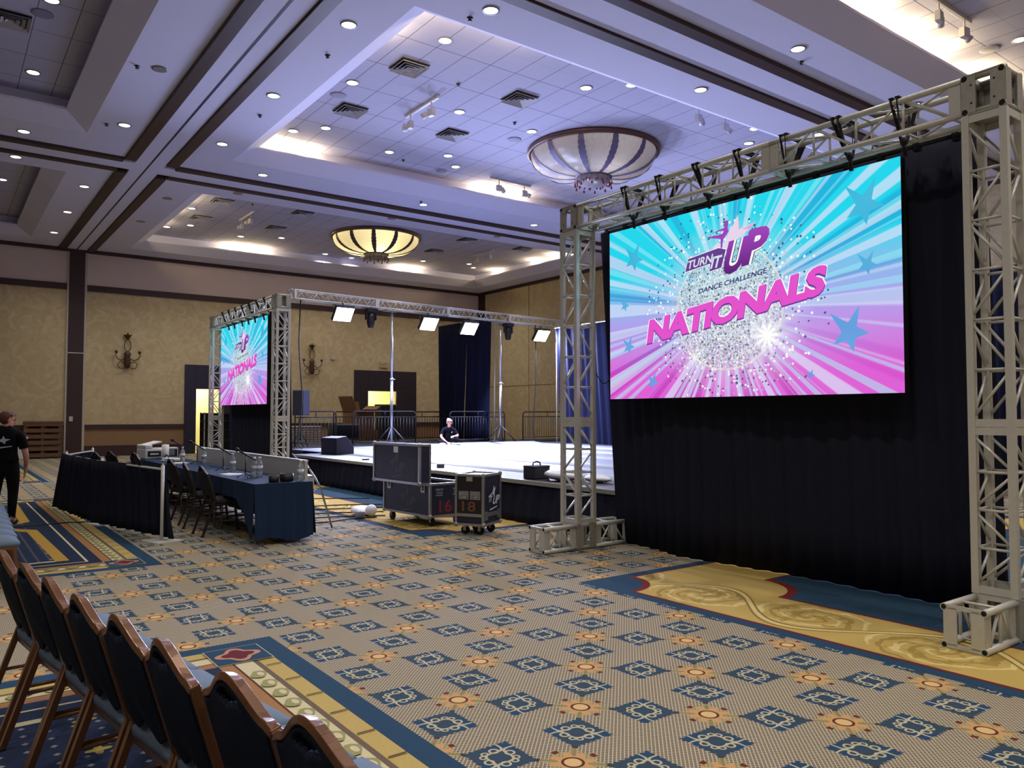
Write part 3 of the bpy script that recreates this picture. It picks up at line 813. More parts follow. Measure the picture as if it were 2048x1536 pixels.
# black masking drapes behind the screens
def drape(name, top, bot, label, mat, amp=0.03, folds=26, nz=8, cat='drape', parent=None, seg=None, group=None, flare=1.0):
    """cloth between a top and a bottom polyline, with soft vertical folds"""
    def at(pl, t):
        ds = [0]
        for a, b in zip(pl, pl[1:]): ds.append(ds[-1]+(Vector(b)-Vector(a)).length)
        d = t*ds[-1]
        for i in range(len(pl)-1):
            if d <= ds[i+1]+1e-9:
                f = (d-ds[i])/max(ds[i+1]-ds[i], 1e-9); return Vector(pl[i]).lerp(Vector(pl[i+1]), f), (Vector(pl[i+1])-Vector(pl[i])).normalized()
        return Vector(pl[-1]), (Vector(pl[-1])-Vector(pl[-2])).normalized()
    n = seg or folds*8
    m = MB(); vs = []
    for j in range(nz+1):
        f = j/nz
        for i in range(n+1):
            t = i/n; a, da = at(top, t); b, db = at(bot, t)
            p = a.lerp(b, f); nrm = Vector((-da.y, da.x, 0)).normalized()
            ph = t*folds*2*PI+1.7*math.sin(t*9)+0.5*math.sin(f*3+t*20)
            p = p + nrm*(math.sin(ph)*amp*(0.35+0.65*f*flare)+math.sin(ph*0.37)*amp*0.5)
            vs.append(p)
    m.add(vs, [(j*(n+1)+i, j*(n+1)+i+1, (j+1)*(n+1)+i+1, (j+1)*(n+1)+i) for j in range(nz) for i in range(n)], 0, True)
    o = m.build(name, mat, parent, solid=0.004, norm=False)
    if parent is None: tag(o, label, cat, group)
    return o
drape('masking_drape', [(6.52, 2.60, 3.83), (6.52, 6.93, 3.83)], [(6.79, 2.60, 0.01), (6.83, 4.6, 0.01), (6.70, 5.9, 0.01), (6.86, 6.5, 0.01), (6.90, 7.05, 0.01)],
      'floor length black drape hanging behind and below the large near screen', M_drape, 0.022, 22)
drape('masking_drape', [(6.06, 16.12, 3.83), (6.06, 20.45, 3.83)], [(6.16, 16.12, 0.01), (6.16, 20.45, 0.01)],
      'black drape hanging below the far screen inside the distant goalpost', M_drape, 0.02, 20)

# black lifting straps between beam and screen
def strap(x, y, z0, z1, label, group, k):
    t = MB()
    w = 0.035
    for sx, yy in ((0.0, 0.0), (0.0, 0.05)):
        a = x-0.012; b = x+TS+0.012
        lean = 0.05*math.sin(k*2.1)
        for xa in (a, b):
            xm = x+TS/2
            for f0, f1 in ((0.0, 1.0),):
                P = Vector((xa, y+yy, z1)); Q = Vector((xm+(xa-xm)*0.25, y+0.03+lean, z0))
                d = (Q-P); R = d.to_track_quat('Z', 'Y').to_matrix()
                t.box((P+Q)/2, (0.006, w, d.length), R)
        t.bx(a, b, y+yy-w/2, y+yy+w/2, z1-0.004, z1+0.006)
    t.ball((x+TS/2, y+0.03+lean, z0), (0.03, 0.03, 0.04), 8, 6)
    t.tube((x+TS/2, y+0.03+lean, z0), (x+TS/2+0.02, y+0.03+lean, z0-0.12), 0.018, 6)
    return tag(t.build('lifting_strap', plain('black_webbing', (18, 18, 20), 0.8, 0, 0.1, 60)), label, 'strap', group)
for k in range(7):
    y = 6.08-0.505*k
    strap(6.08, y, 3.80, 4.117, '%s black lifting strap counted from the stage end of the near truss beam' % ORD[k], 'straps on the near beam', k)
for k in range(7):
    y = 15.8+3.8-0.505*k
    strap(5.65, y, 3.80, 4.117, '%s black lifting strap counted from the far wall end of the distant truss beam' % ORD[k], 'straps on the distant beam', k)
for nm, x, y0, y1, lab in (('hanging_bar', 6.40, 2.62, 6.90, 'black hanging pipe along the top edge of the near screen'), ('hanging_bar', 5.95, 16.2, 20.4, 'black hanging pipe along the top edge of the far screen')):
    b = MB(); b.tube((x+0.05, y0, 3.815 if x > 6.2 else 3.86), (x+0.05, y1, 3.815 if x > 6.2 else 3.86), 0.024, 8)
    for i in range(14):
        yy = y0+(y1-y0)*(i+0.5)/14; b.box((x+0.05, yy, 3.80 if x > 6.2 else 3.85), (0.06, 0.05, 0.07))
    tag(b.build(nm, M_black), lab, 'pipe')

# ------------------------------------------------------------------ stage
SX, SZ = 7.02, 0.62
M_deck = plain('black_stage_deck', (24, 24, 34), 0.55, 0, 0.2, 3, 0.05)
st = thing('stage', 'low dance stage with a black skirt along the middle of the room', 'stage', (0, 0, 0))
d = MB(); d.poly([(SX, 6.6), (SX+0.02, 18.3), (8.35, 18.3), (8.35, 22.7), (17.2, 22.7), (17.2, 6.6)], SZ-0.05, SZ); d.build('deck', M_deck, st)
e = MB(); e.bx(SX-0.02, SX+0.015, 6.6, 18.3, SZ-0.055, SZ+0.004); e.bx(SX, 8.35, 18.29, 18.33, SZ-0.055, SZ+0.004); e.build('edge_trim', M_alu_dark, st)
drape('skirt', [(SX+0.01, 6.6, SZ-0.03), (SX+0.03, 18.28, SZ-0.03), (8.33, 18.30, SZ-0.03), (8.33, 22.68, SZ-0.03)], [(SX-0.06, 6.6, 0.01), (SX-0.05, 18.3, 0.01), (8.30, 18.36, 0.01), (8.30, 22.7, 0.01)], '', M_drape, 0.018, 60, 5, parent=st)
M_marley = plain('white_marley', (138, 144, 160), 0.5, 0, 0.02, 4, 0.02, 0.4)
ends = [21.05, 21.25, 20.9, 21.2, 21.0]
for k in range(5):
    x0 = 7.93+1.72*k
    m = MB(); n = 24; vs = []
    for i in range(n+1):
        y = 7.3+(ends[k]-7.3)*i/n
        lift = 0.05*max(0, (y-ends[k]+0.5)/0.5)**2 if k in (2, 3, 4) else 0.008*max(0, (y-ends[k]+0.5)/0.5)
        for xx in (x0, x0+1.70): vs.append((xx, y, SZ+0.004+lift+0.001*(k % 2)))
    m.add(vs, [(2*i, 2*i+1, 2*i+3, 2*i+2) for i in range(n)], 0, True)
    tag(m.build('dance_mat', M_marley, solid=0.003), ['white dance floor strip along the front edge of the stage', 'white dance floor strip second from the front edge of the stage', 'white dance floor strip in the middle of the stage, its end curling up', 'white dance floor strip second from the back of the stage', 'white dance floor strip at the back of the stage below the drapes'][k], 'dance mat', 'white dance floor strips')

# lighting truss over the far end of the stage, yawed a little
LT0, LT1 = Vector((7.93, 20.95, 4.935)), Vector((18.6, 21.95, 4.915))
def lt(s): return LT0.lerp(LT1, s)
tr = thing('lighting_truss', 'silver box truss carrying the stage lights across the far end of the stage', 'truss')
for i in range(4):
    truss(tr, 'truss_section', lt(i/4), lt((i+1)/4), 11, ends='frame', s=0.29, r=0.025, brace=0.010, rungs=False)
sp = MB()
for z in (-0.12, 0.12):
    for q in (-0.12, 0.12): sp.tube(lt(0)+Vector((0, q, z)), lt(0)+Vector((-0.09, q-0.008, z)), 0.018, 8)
sp.build('coupler', M_steel, tr)
def on_truss(x): return lt((x-LT0.x)/(LT1.x-LT0.x))
M_lens = glow('wash_led', (236, 242, 255), 14.0)
def make_wash():
    t = thing('wash_light', '', 'stage light')
    R = Matrix.Rotation(0, 3, 'X')
    n = Vector((0, -math.cos(WTILT), -math.sin(WTILT))); up = Vector((0, -math.sin(WTILT), math.cos(WTILT))); rt = Vector((1, 0, 0))
    RR = Matrix((rt, up, n)).transposed()
    b = MB(); b.box(-n*0.06, (0.58, 0.50, 0.12), RR); b.build('housing', M_black, t, bevel=0.01)
    e = MB()
    for i in range(5):
        for j in range(5):
            c = rt*(i-2)*0.108+up*(j-2)*0.092
            e.box(c+n*0.004, (0.098, 0.082, 0.006), RR)
    e.build('led_face', M_lens, t)
    y = MB()
    for sx in (-1, 1):
        y.tube((sx*0.31, 0, 0), (sx*0.31, 0.06, 0.27), 0.012, 6)
    y.tube((-0.31, 0.06, 0.27), (0.31, 0.06, 0.27), 0.012, 6); y.tube((0, 0.06, 0.27), (0, 0.08, 0.36), 0.02, 8)
    y.build('yoke', M_black, t)
    return t
wash = make_wash()
for k, (x, y, z) in enumerate(WASH):
    o = wash if k == 0 else copy_tree(wash)
    o.location = (x, y, z)
    tag(o, '%s glowing white panel light along the lighting truss counted from its far screen end' % ORD[k], 'stage light', 'panel lights on the lighting truss')
def make_moving_head():
    t = thing('moving_head_light', '', 'stage light')
    b = MB(); b.box((0, 0, -0.06), (0.34, 0.26, 0.11)); b.tube((0, 0, 0), (0, 0, 0.12), 0.03, 8); b.build('base', M_black, t, bevel=0.015)
    y = MB()
    for sx in (-1, 1): y.box((sx*0.15, 0, -0.22), (0.05, 0.12, 0.26))
    y.box((0, 0, -0.13), (0.34, 0.14, 0.05)); y.build('yoke', M_black, t, bevel=0.012)
    h = MB(); h.lathe([(0.05, -0.14), (0.10, -0.15), (0.115, -0.25), (0.12, -0.42), (0.10, -0.52), (0.085, -0.58), (0.0, -0.58)], 16); h.build('head', M_black, t)
    l = MB(); l.lathe([(0.07, -0.583), (0.0, -0.586)], 16); l.build('lens', plain('dark_lens', (40, 44, 60), 0.1), t)
    return t
mh = make_moving_head()
for k, x in enumerate((10.45, 15.95)):
    o = mh if k == 0 else copy_tree(mh)
    p = on_truss(x); o.location = (p.x, p.y, p.z-0.16); o.rotation_euler = (0, 0, 0.09)
    tag(o, ['black moving head light hanging beside the first support pole', 'black moving head light hanging right of the second support pole'][k], 'stage light', 'moving heads on the lighting truss')
def make_pole():
    t = thing('truss_support_pole', '', 'pole')
    b = MB(); b.tube((0, 0, 0.03), (0, 0, 2.0), 0.045, 12); b.build('lower_tube', M_steel, t)
    b = MB(); b.tube((0, 0, 1.98), (0, 0, 4.02), 0.036, 12)
    for z in (2.4, 2.8, 3.2, 3.6): b.tube((0, -0.038, z), (0, -0.04, z), 0.008, 6, mi=1)
    b.build('upper_tube', [plain('pole_aluminium', (190, 192, 200), 0.35, 0.8), M_hole], t)
    b = MB(); b.tube((0, 0, 1.95), (0, 0, 2.03), 0.056, 12); b.tube((0.05, 0, 1.99), (0.12, 0, 1.99), 0.012, 6); b.build('collar', M_steel, t)
    b = MB(); b.box((0, 0, 4.05), (0.5, 0.34, 0.03)); b.box((0, 0, 4.03), (0.12, 0.12, 0.05)); b.build('head_plate', M_alu_dark, t)
    for k in range(4):
        a = PI/4+PI/2*k
        b = MB(); b.tube((0, 0, 0.6), (0.55*math.cos(a), 0.55*math.sin(a), 0.02), 0.02, 8); b.tube((0, 0, 0.05), (0.55*math.cos(a), 0.55*math.sin(a), 0.02), 0.018, 8); b.build('leg', M_black, t)
    return t
pole = make_pole()
for k, x in enumerate((11.20, 15.60)):
    o = pole if k == 0 else copy_tree(pole)
    p = on_truss(x); o.location = (p.x, p.y, SZ); o.scale = (1, 1, (p.z-0.145-SZ)/4.065)
    tag(o, ['silver crank pole under the lighting truss in front of the dark doorway', 'silver crank pole under the lighting truss beside the navy drape'][k], 'pole', 'poles under the lighting truss')

# ------------------------------------------------------------------ back of the stage
drape('stage_drape', [(15.7, 22.35, 5.0), (15.7, 23.85, 5.0)], [(15.62, 22.35, SZ+.02), (15.62, 23.95, SZ+.02)], 'tall navy drape panel under the lighting truss, nearer half of the pair beside the slit', M_navydrape, 0.03, 8, 10, group='tall navy drape pair')
drape('stage_drape', [(15.7, 23.86, 5.0), (15.7, 25.95, 5.0)], [(15.70, 24.15, SZ+.02), (15.76, 25.95, SZ+.02)], 'tall navy drape panel under the lighting truss, farther half of the pair beside the slit', M_navydrape, 0.03, 10, 10, group='tall navy drape pair')
drape('stage_drape', [(17.55, 6.2, 4.62), (17.55, 21.05, 4.62)], [(17.62, 6.2, 0.02), (17.62, 20.75, 0.02)], 'long navy backdrop drape along the rear of the stage behind the near goalpost', M_navydrape, 0.05, 48, 8)
for (x, ya, yb, z, lab) in ((15.7, 22.3, 26.0, 5.02, 'thin pipe along the top of the tall navy drape pair'), (17.55, 6.1, 21.1, 4.64, 'thin pipe along the top of the long navy backdrop')):
    b = thing('drape_pipe', lab, 'pipe')
    m = MB(); m.tube((x, ya, z), (x, yb, z), 0.02, 8); m.build('crossbar', M_steel, b)
    for yy in (ya, yb):
        m = MB(); zb = SZ if x < 17 else 0; m.tube((x+0.10, yy, zb), (x+0.10, yy, z), 0.02, 8); m.box((x+0.10, yy, zb+0.012), (0.3, 0.3, 0.02)); m.build('upright', M_alu_dark, b)

M_rail = plain('black_rail_paint', (24, 22, 28), 0.45, 0, 0.1)
def make_rail(L, H=1.05):
    """guard rail: looped tube with a lower bar and vertical balusters"""
    t = thing('guard_rail', '', 'railing')
    r = 0.12; pts = [(0, 0, 0.0), (0, 0, H-r)]
    pts += [(r-r*math.cos(a), 0, H-r+r*math.sin(a)) for a in (PI/8, PI/4, 3*PI/8, PI/2)]
    pts += [(L-r+r*math.sin(a), 0, H-r+r*math.cos(a)) for a in (0, PI/8, PI/4, 3*PI/8, PI/2)] + [(L, 0, 0)]
    m = MB(); m.path(pts, 0.022, 8); m.build('outer_frame', M_rail, t)
    m = MB(); m.tube((0, 0, H-0.18), (L, 0, H-0.18), 0.016, 8); m.tube((0, 0, 0.10), (L, 0, 0.10), 0.016, 8); m.tube((L/2, 0, H-0.18), (L/2, 0, H), 0.014, 6); m.build('crossbar', M_rail, t)
    n = int(L/0.11)
    for i in range(1, n):
        m = MB(); m.tube((L*i/n, 0, 0.10), (L*i/n, 0, H-0.18), 0.009, 6); m.build('baluster', M_rail, t)
    for x in (0.0, L):
        m = MB(); m.box((x, 0, 0.012), (0.10, 0.16, 0.024)); m.build('foot', M_rail, t)
    return t
RAILS = [(8.62, 22.45, 1.30, 'guard rail at the far stage corner behind the loudspeaker'), (10.50, 22.50, 2.25, 'guard rail at the foot of the first truss pole'),
         (14.05, 22.45, 2.30, 'guard rail behind the sitting woman in front of the navy drape'), (11.05, 25.2, 1.95, 'guard rail in front of the cardboard box'),
         (13.55, 25.2, 2.0, 'guard rail behind the sitting woman, against the wallpaper'), (17.9, 23.4, 2.4, 'guard rail right of the navy drape at the rear stage corner')]
rail0 = {}
for k, (x, y, L, lab) in enumerate(RAILS):
    t = make_rail(L, 1.06); t.location = (x, y, SZ)
    tag(t, lab, 'railing', 'black guard rails round the stage')
pl = MB(); pl.bx(8.5, 17.2, 22.72, 26.9, SZ-0.06, SZ)
pb = thing('rear_platform', 'dark raised platform behind the far edge of the stage', 'platform')
pl.build('deck', M_deck, pb)
q = MB()
for x in (8.7, 11.5, 14.3, 17.0):
    for y in (22.9, 26.7): q.bx(x-.04, x+.04, y-.04, y+.04, 0, SZ-0.06)
q.build('leg', M_rail, pb)
pl = MB(); pl.bx(17.25, 20.6, 22.72, 24.2, SZ-0.06, SZ); q2 = thing('rear_landing', 'dark landing beside the rear stage corner', 'platform'); pl.build('deck', M_deck, q2)
q = MB()
for x in (17.4, 20.4):
    for y in (22.9, 24.0): q.bx(x-.04, x+.04, y-.04, y+.04, 0, SZ-0.06)
q.build('leg', M_rail, q2)

# cardboard boxes by the dark doorway
M_card = plain('cardboard', (150, 108, 72), 0.9, 0, 0.12, 4)
def carton(loc, rz, w, d, h, label, flaps):
    t = thing('cardboard_box', label, 'box', loc, rz, 'cardboard boxes by the doorway')
    m = MB(); s = 0.006
    m.bx(-w/2, w/2, -d/2, d/2, 0, s)
    for sx in (-1, 1): m.bx(sx*w/2-s/2, sx*w/2+s/2, -d/2, d/2, 0, h)
    for sy in (-1, 1): m.bx(-w/2, w/2, sy*d/2-s/2, sy*d/2+s/2, 0, h)
    m.build('carton', M_card, t)
    if not flaps:
        f = MB(); f.bx(-w/2, w/2, -d/2, d/2, h, h+s); f.build('flap', M_card, t)
    for ax, sg, ang, ln in flaps:
        f = MB(); c, sn = math.cos(ang), math.sin(ang)
        if ax == 'x':
            P = [(sg*w/2, -d/2, h), (sg*w/2, d/2, h), (sg*(w/2+ln*c), d/2, h+ln*sn), (sg*(w/2+ln*c), -d/2, h+ln*sn)]
        else:
            P = [(-w/2, sg*d/2, h), (w/2, sg*d/2, h), (w/2, sg*(d/2+ln*c), h+ln*sn), (-w/2, sg*(d/2+ln*c), h+ln*sn)]
        f.add(P, [(0, 1, 2, 3)]); f.build('flap', M_card, t, solid=0.005)
    return t
carton((13.2, 27.75, 0), 0.3, 1.15, 0.9, 0.98, 'big closed cardboard box under the open one by the doorway', [])
carton((13.2, 27.75, 0.988), 0.35, 0.95, 0.75, 0.72, 'open cardboard box with its flaps spread in front of the lit doorway', [('x', -1, 1.15, 0.62), ('x', 1, 0.55, 0.40), ('y', -1, 0.15, 0.42), ('y', 1, 1.3, 0.4)])
# dark road cases near the doorway, seen through the railings
for x, y, w, d, h, lab in ((11.9, 26.3, 0.9, 0.7, 0.62, 'black road case behind the railing left of the cardboard box'), (15.1, 29.2, 0.7, 0.6, 2.0, 'tall black cabinet in the lit doorway beside the truss pole')):
    t = thing('road_case', lab, 'case', (x, y, SZ if y < 26.9 else 0))
    m = MB(); m.bx(-w/2, w/2, -d/2, d/2, 0.0, h); m.build('body', M_black, t, bevel=0.01)
    m = MB()
    for zz in (0.02, h-0.02):
        m.bx(-w/2-.006, w/2+.006, -d/2-.006, -d/2+.02, zz-.02, zz+.02)
    m.build('edge_trim', M_alu_dark, t)

t = thing('equipment_rack', 'dark wheeled rack filling the lower part of the lit doorway beside the distant goalpost', 'rack', (9.0, 31.6, 0))
MB().bx(-0.62, 0.62, -0.3, 0.3, 0.12, 0.18).build('base_shelf', M_black, t)
for z in (0.55, 0.95, 1.3, 1.6): MB().bx(-0.62, 0.62, -0.3, 0.3, z, z+0.04).build('shelf', M_black, t)
MB().bx(-0.62, 0.62, 0.26, 0.3, 0.12, 1.62).build('back_panel', M_black, t)
for x in (-0.6, 0.6):
    for y in (-0.28, 0.28):
        m = MB(); m.bx(x-.02, x+.02, y-.02, y+.02, 0.0, 1.66); m.build('upright', M_alu_dark, t)
# loudspeaker on a tripod, floor wedge, stacked tables
sp = thing('loudspeaker', 'navy looking loudspeaker raised on a pole at the far stage corner', 'speaker', (8.66, 22.1, 1.56), -0.35)
m = MB(); m.poly([(-0.24, -0.16), (0.06, -0.22), (0.25, -0.05), (0.22, 0.22), (-0.2, 0.24)], 0, 0.74); m.build('cabinet', plain('speaker_shell', (30, 32, 54), 0.55), sp, bevel=0.012)
m = MB(); m.poly([(-0.235, -0.166), (0.05, -0.223), (0.05, -0.228), (-0.235, -0.172)], 0.04, 0.70); m.build('grille', M_black, sp)
ss = thing('speaker_stand', 'black tripod pole under the raised loudspeaker', 'stand', (8.66, 22.1, SZ))
m = MB(); m.tube((0, 0, 0.2), (0, 0, 0.94), 0.02, 10); m.build('pole', M_black, ss)
for k in range(3):
    a = 2*PI*k/3+0.4
    m = MB(); m.tube((0, 0, 0.5), (0.30*math.cos(a), 0.30*math.sin(a), 0.012), 0.012, 6); m.build('leg', M_black, ss)
wd = thing('floor_monitor', 'black wedge floor monitor on the far front corner of the stage', 'speaker', (7.95, 17.9, SZ), 0.25)
m = MB(); m.poly([(-0.26, 0), (0.28, 0), (0.28, 0.16), (0.05, 0.44), (-0.26, 0.40)], -0.30, 0.30, T=Matrix.Rotation(PI/2, 4, 'X')); m.build('cabinet', plain('monitor_shell', (44, 44, 62), 0.6), wd, bevel=0.012)
m = MB(); m.box((0.17, 0, 0.306), (0.03, 0.5, 0.28), Matrix.Rotation(-0.69, 3, 'Y')); m.build('grille', M_black, wd)
for k in range(9):
    t = MB(); t.bx(-0.9, 0.9, -0.38, 0.38, 0, 0.045); o = t.build('folding_table', M_offwhite, bevel=0.01)
    o.location = (10.75+0.01*(k % 3), 28.0, 0.42+0.085*k)
    tag(o, 'stacked white folding table, %s from the bottom of the pile near the far wall' % ORD[k], 'table', 'stacked white folding tables')
for k, x in enumerate((10.0, 11.5)):
    b = MB(); b.bx(x-0.05, x+0.05, 27.65, 28.35, 0.02, 0.42); 
    b2 = tag(b.build('cart_runner', M_black), ['black cart runner under the table pile at its doorless end', 'black cart runner under the table pile at its doorway end'][k], 'cart', 'runners under the stacked tables')

# black cables hanging from the lighting truss
def cable(name, pts, r, label, group=None, mat=None):
    P = [Vector(p) for p in pts]; out = []
    for i in range(len(P)-1):
        p0, p1, p2, p3 = P[max(i-1, 0)], P[i], P[i+1], P[min(i+2, len(P)-1)]
        for k in range(6):
            t = k/6
            out.append(0.5*((2*p1)+(p2-p0)*t+(2*p0-5*p1+4*p2-p3)*t*t+(3*p1-p0-3*p2+p3)*t**3))
    out.append(P[-1])
    return tag(MB().path(out, r, 6).build(name, mat or M_rubber), label, 'cable', group)
cable('power_cable', [(8.15, 20.9, 4.82), (8.12, 20.9, 3.5), (8.22, 20.9, 2.0), (8.10, 20.9, 0.9), (8.2, 20.8, 0.64)], 0.018, 'black cable hanging from the far screen end of the lighting truss', 'cables on the lighting truss')
cable('power_cable', [(17.2, 21.75, 4.8), (17.22, 21.75, 3.0), (17.1, 21.75, 1.2), (17.15, 21.7, 0.64)], 0.018, 'black cable hanging from the lighting truss left of the backdrop', 'cables on the lighting truss')
for k in range(3):
    p = on_truss((9.8, 12.9, 14.6)[k])
    cable('power_cable', [(p.x-0.35, p.y, p.z-0.14), (p.x-0.2, p.y, p.z-0.32), (p.x+0.1, p.y, p.z-0.36), (p.x+0.4, p.y, p.z-0.15)], 0.010, 'thin black cable looped under the lighting truss beside the %s panel light' % ORD[k], 'cables on the lighting truss')
# floor cables between judges tables and flight cases
FC = [((4.35, 12.1), (4.9, 11.9), (5.4, 11.7), (5.9, 11.45)), ((4.3, 12.7), (5.0, 12.4), (5.6, 12.2), (6.3, 11.9)), ((4.3, 13.3), (5.1, 12.9), (5.8, 12.7), (6.5, 12.3)), ((4.4, 11.4), (4.9, 11.35), (5.3, 11.2), (5.7, 11.0)), ((4.45, 14.4), (5.2, 14.2), (5.9, 13.9), (6.6, 13.4)), ((4.3, 10.9), (4.7, 10.85), (5.1, 10.95), (5.5, 10.9))]
for k, pts in enumerate(FC):
    cable('floor_cable', [(x, y, 0.012) for x, y in pts], 0.009, '%s thin black cable across the carpet between judges tables and flight case' % ['fourth', 'third', 'second', 'fifth', 'farthest', 'nearest'][k], 'cables on the carpet by the flight cases')
cable('floor_cable', [(0.2, 13.1, 0.01), (1.0, 12.95, 0.01), (1.6, 13.05, 0.01), (2.1, 12.7, 0.01), (2.8, 12.2, 0.01)], 0.012, 'black cable running across the carpet under the pipe and drape fence')
cable('safety_cable', [(7.0, 19.4, 1.9), (7.0, 18.9, 0.9), (6.95, 18.2, 0.62), (6.9, 16.8, 0.25), (6.85, 16.4, 0.01)], 0.012, 'pale cable trailing down over the far corner of the stage skirt', None, plain('grey_cable', (120, 120, 126), 0.6))
cable('signal_cable', [(6.38, 6.95, 2.2), (6.42, 6.90, 2.05), (6.47, 6.80, 1.98), (6.53, 6.6, 2.35)], 0.006, 'thin black cable looped from the near screen to its left column')

# ------------------------------------------------------------------ flight cases
M_case = plain('case_laminate', (36, 40, 66), 0.5, 0, 0.1, 20, 0.05)
M_case_dk = plain('case_laminate_dark', (30, 28, 30), 0.5, 0, 0.1, 20, 0.05)
M_edge = plain('case_edge_extrusion', (176, 176, 176), 0.38, 0.8, 0.08)
M_sten = plain('red_stencil', (150, 40, 52), 0.7, 0, 0.2)
M_sten2 = plain('faded_orange_stencil', (140, 84, 58), 0.7, 0, 0.2)
M_logo = plain('white_stencil', (206, 212, 226), 0.7, 0, 0.1)
M_logo_dim = plain('grey_stencil', (92, 98, 116), 0.7, 0, 0.2)
def case_edges(w, d, z0, z1, parent, t=0.032):
    m = MB()
    for x in (-w/2, w/2):
        for y in (-d/2, d/2):
            m.box((x, y, (z0+z1)/2), (t, t, z1-z0))
    for z in (z0, z1):
        for y in (-d/2, d/2): m.box((0, y, z), (w, t, t))
        for x in (-w/2, w/2): m.box((x, 0, z), (t, d, t))
    o = m.build('edge_trim', M_edge, parent)
    c = MB()
    for x in (-w/2, w/2):
        for y in (-d/2, d/2):
            for z in (z0, z1): c.ball((x, y, z), 0.034, 8, 6)
    c.build('ball_corner', M_edge, o)
def casters(w, d, parent, h=0.13):
    for x in (-w/2+.09, w/2-.09):
        for y in (-d/2+.09, d/2-.09):
            m = MB(); m.tube((x-0.02, y, h*0.4), (x+0.02, y, h*0.4), h*0.4, 12, mi=1)
            m.box((x, y, h-0.006), (0.09, 0.09, 0.012)); m.box((x-0.028, y, h*0.66), (0.006, 0.04, h*0.6)); m.box((x+0.028, y, h*0.66), (0.006, 0.04, h*0.6))
            m.build('caster', [M_steel, M_rubber], parent)
def script_logo(parent, T, mat, sc=1.0):
    """brush style wordmark with leaping figure, star burst and underline"""
    m = MB()
    def P(pts, z=0): m.poly([(x*sc, y*sc) for x, y in pts], z, None, 0, T)
    P([(-0.02, 0.08), (0.00, 0.13), (0.01, 0.16), (0.03, 0.17), (0.03, 0.12), (0.09, 0.15), (0.05, 0.08), (0.04, 0.03), (0.0, 0.03)])
    P([(-0.14, 0.03), (-0.06, 0.06), (-0.02, 0.085), (-0.02, 0.06), (-0.07, 0.03), (-0.15, 0.01)])
    vs, fs = text_geo('UP', 0.2*sc, 0.008*sc); m.add([T @ Vector((x*0.8-0.03*sc+0.4*y, y*0.8-0.09*sc, 0)) for x, y in vs], fs)
    vs, fs = text_geo('IT', 0.11*sc, 0.004*sc); m.add([T @ Vector((x-0.14*sc+0.35*y, y-0.05*sc, 0)) for x, y in vs], fs)
    P([(-0.11, -0.155), (0.12, -0.125), (0.13, -0.14), (-0.10, -0.175)])
    return m.build('logo', mat, parent)
def wallT(origin, right, normal):
    r, n = Vector(right).normalized(), Vector(normal).normalized(); u = n.cross(r)
    return Matrix.Translation(origin) @ Matrix((r, u, n)).transposed().to_4x4()
# case 16: low trunk with its lid stood open
CW, CD = 0.62, 1.22
c16 = thing('flight_case', 'open navy trunk flight case stencilled 16 with its lid standing up', 'flight case', (5.90, 10.15, 0), 0.07, 'flight cases in front of the stage')
z0, z1 = 0.15, 0.60
m = MB(); t = 0.012
m.bx(-CW/2, CW/2, -CD/2, CD/2, z0, z0+t)
for sx in (-1, 1): m.bx(sx*CW/2-t/2, sx*CW/2+t/2, -CD/2, CD/2, z0, z1)
for sy in (-1, 1): m.bx(-CW/2, CW/2, sy*CD/2-t/2, sy*CD/2+t/2, z0, z1)
m.build('body', M_case, c16)
case_edges(CW, CD, z0, z1, c16); casters(CW, CD, c16, 0.15)
m = MB(); lx = -CW/2-0.17
m.bx(lx-0.015, lx+0.16, -CD/2, CD/2, z1+0.02, z1+0.02+0.012); m.bx(lx-0.015, lx+0.16, -CD/2, CD/2, z1+0.55, z1+0.562)
m.bx(lx-0.015, lx-0.003, -CD/2, CD/2, z1+0.02, z1+0.56)
for sy in (-1, 1): m.bx(lx-0.015, lx+0.16, sy*CD/2-.006, sy*CD/2+.006, z1+0.02, z1+0.56)
lid = m.build('lid', M_case, c16)
m = MB()
for y in (-CD/2, CD/2):
    m.box((lx-0.01, y, z1+0.29), (0.034, 0.034, 0.55)); m.box((lx+0.16, y, z1+0.29), (0.03, 0.03, 0.55))
for z in (z1+0.02, z1+0.56):
    m.box((lx-0.01, 0, z), (0.034, CD, 0.034)); m.box((lx+0.16, 0, z), (0.03, CD, 0.03))
    for y in (-CD/2, CD/2): m.ball((lx-0.01, y, z), 0.036, 8, 6); m.box((lx+0.07, y, z), (0.16, 0.03, 0.03))
m.build('lid_trim', M_edge, lid)
for y, z in ((-0.45, 0.13), (0.45, 0.13), (-0.45, 0.44), (0.45, 0.44)): MB().bx(lx-0.017, lx-0.0152, y-.075, y+.075, z1+z-.05, z1+z+.05).build('caster_dish', M_black, lid)
m = MB(); m.bx(lx-0.018, lx-0.0155, -0.06, 0.06, z1+0.44, z1+0.53); m.build('paper_label', M_white, lid)
script_logo(lid, wallT((lx-0.0165, 0.0, z1+0.27), (0, -1, 0), (-1, 0, 0)), M_logo_dim, 1.15)
script_logo(c16, wallT((-CW/2-0.0075, -0.02, 0.37), (0, -1, 0), (-1, 0, 0)), M_logo_dim, 1.1)
for y in (-0.45, 0.45):
    m = MB(); m.bx(-CW/2-0.02, -CW/2-0.006, y-.05, y+.05, z1-.12, z1-.0); m.tube((-CW/2-0.024, y, z1-.02), (-CW/2-0.024, y, z1-.09), 0.018, 8); m.build('latch', M_edge, c16)
m = MB(); put_text(m, '16', (0, 0, 0.22, 0.17), 0, 0.01); 
mm = MB(); T16 = wallT((-0.16, -CD/2-0.0075, 0.20), (1, 0, 0), (0, -1, 0)); mm.add([T16 @ Vector(v) for v in m.v], m.f); mm.build('stencil_number', M_sten, c16)
m = MB()
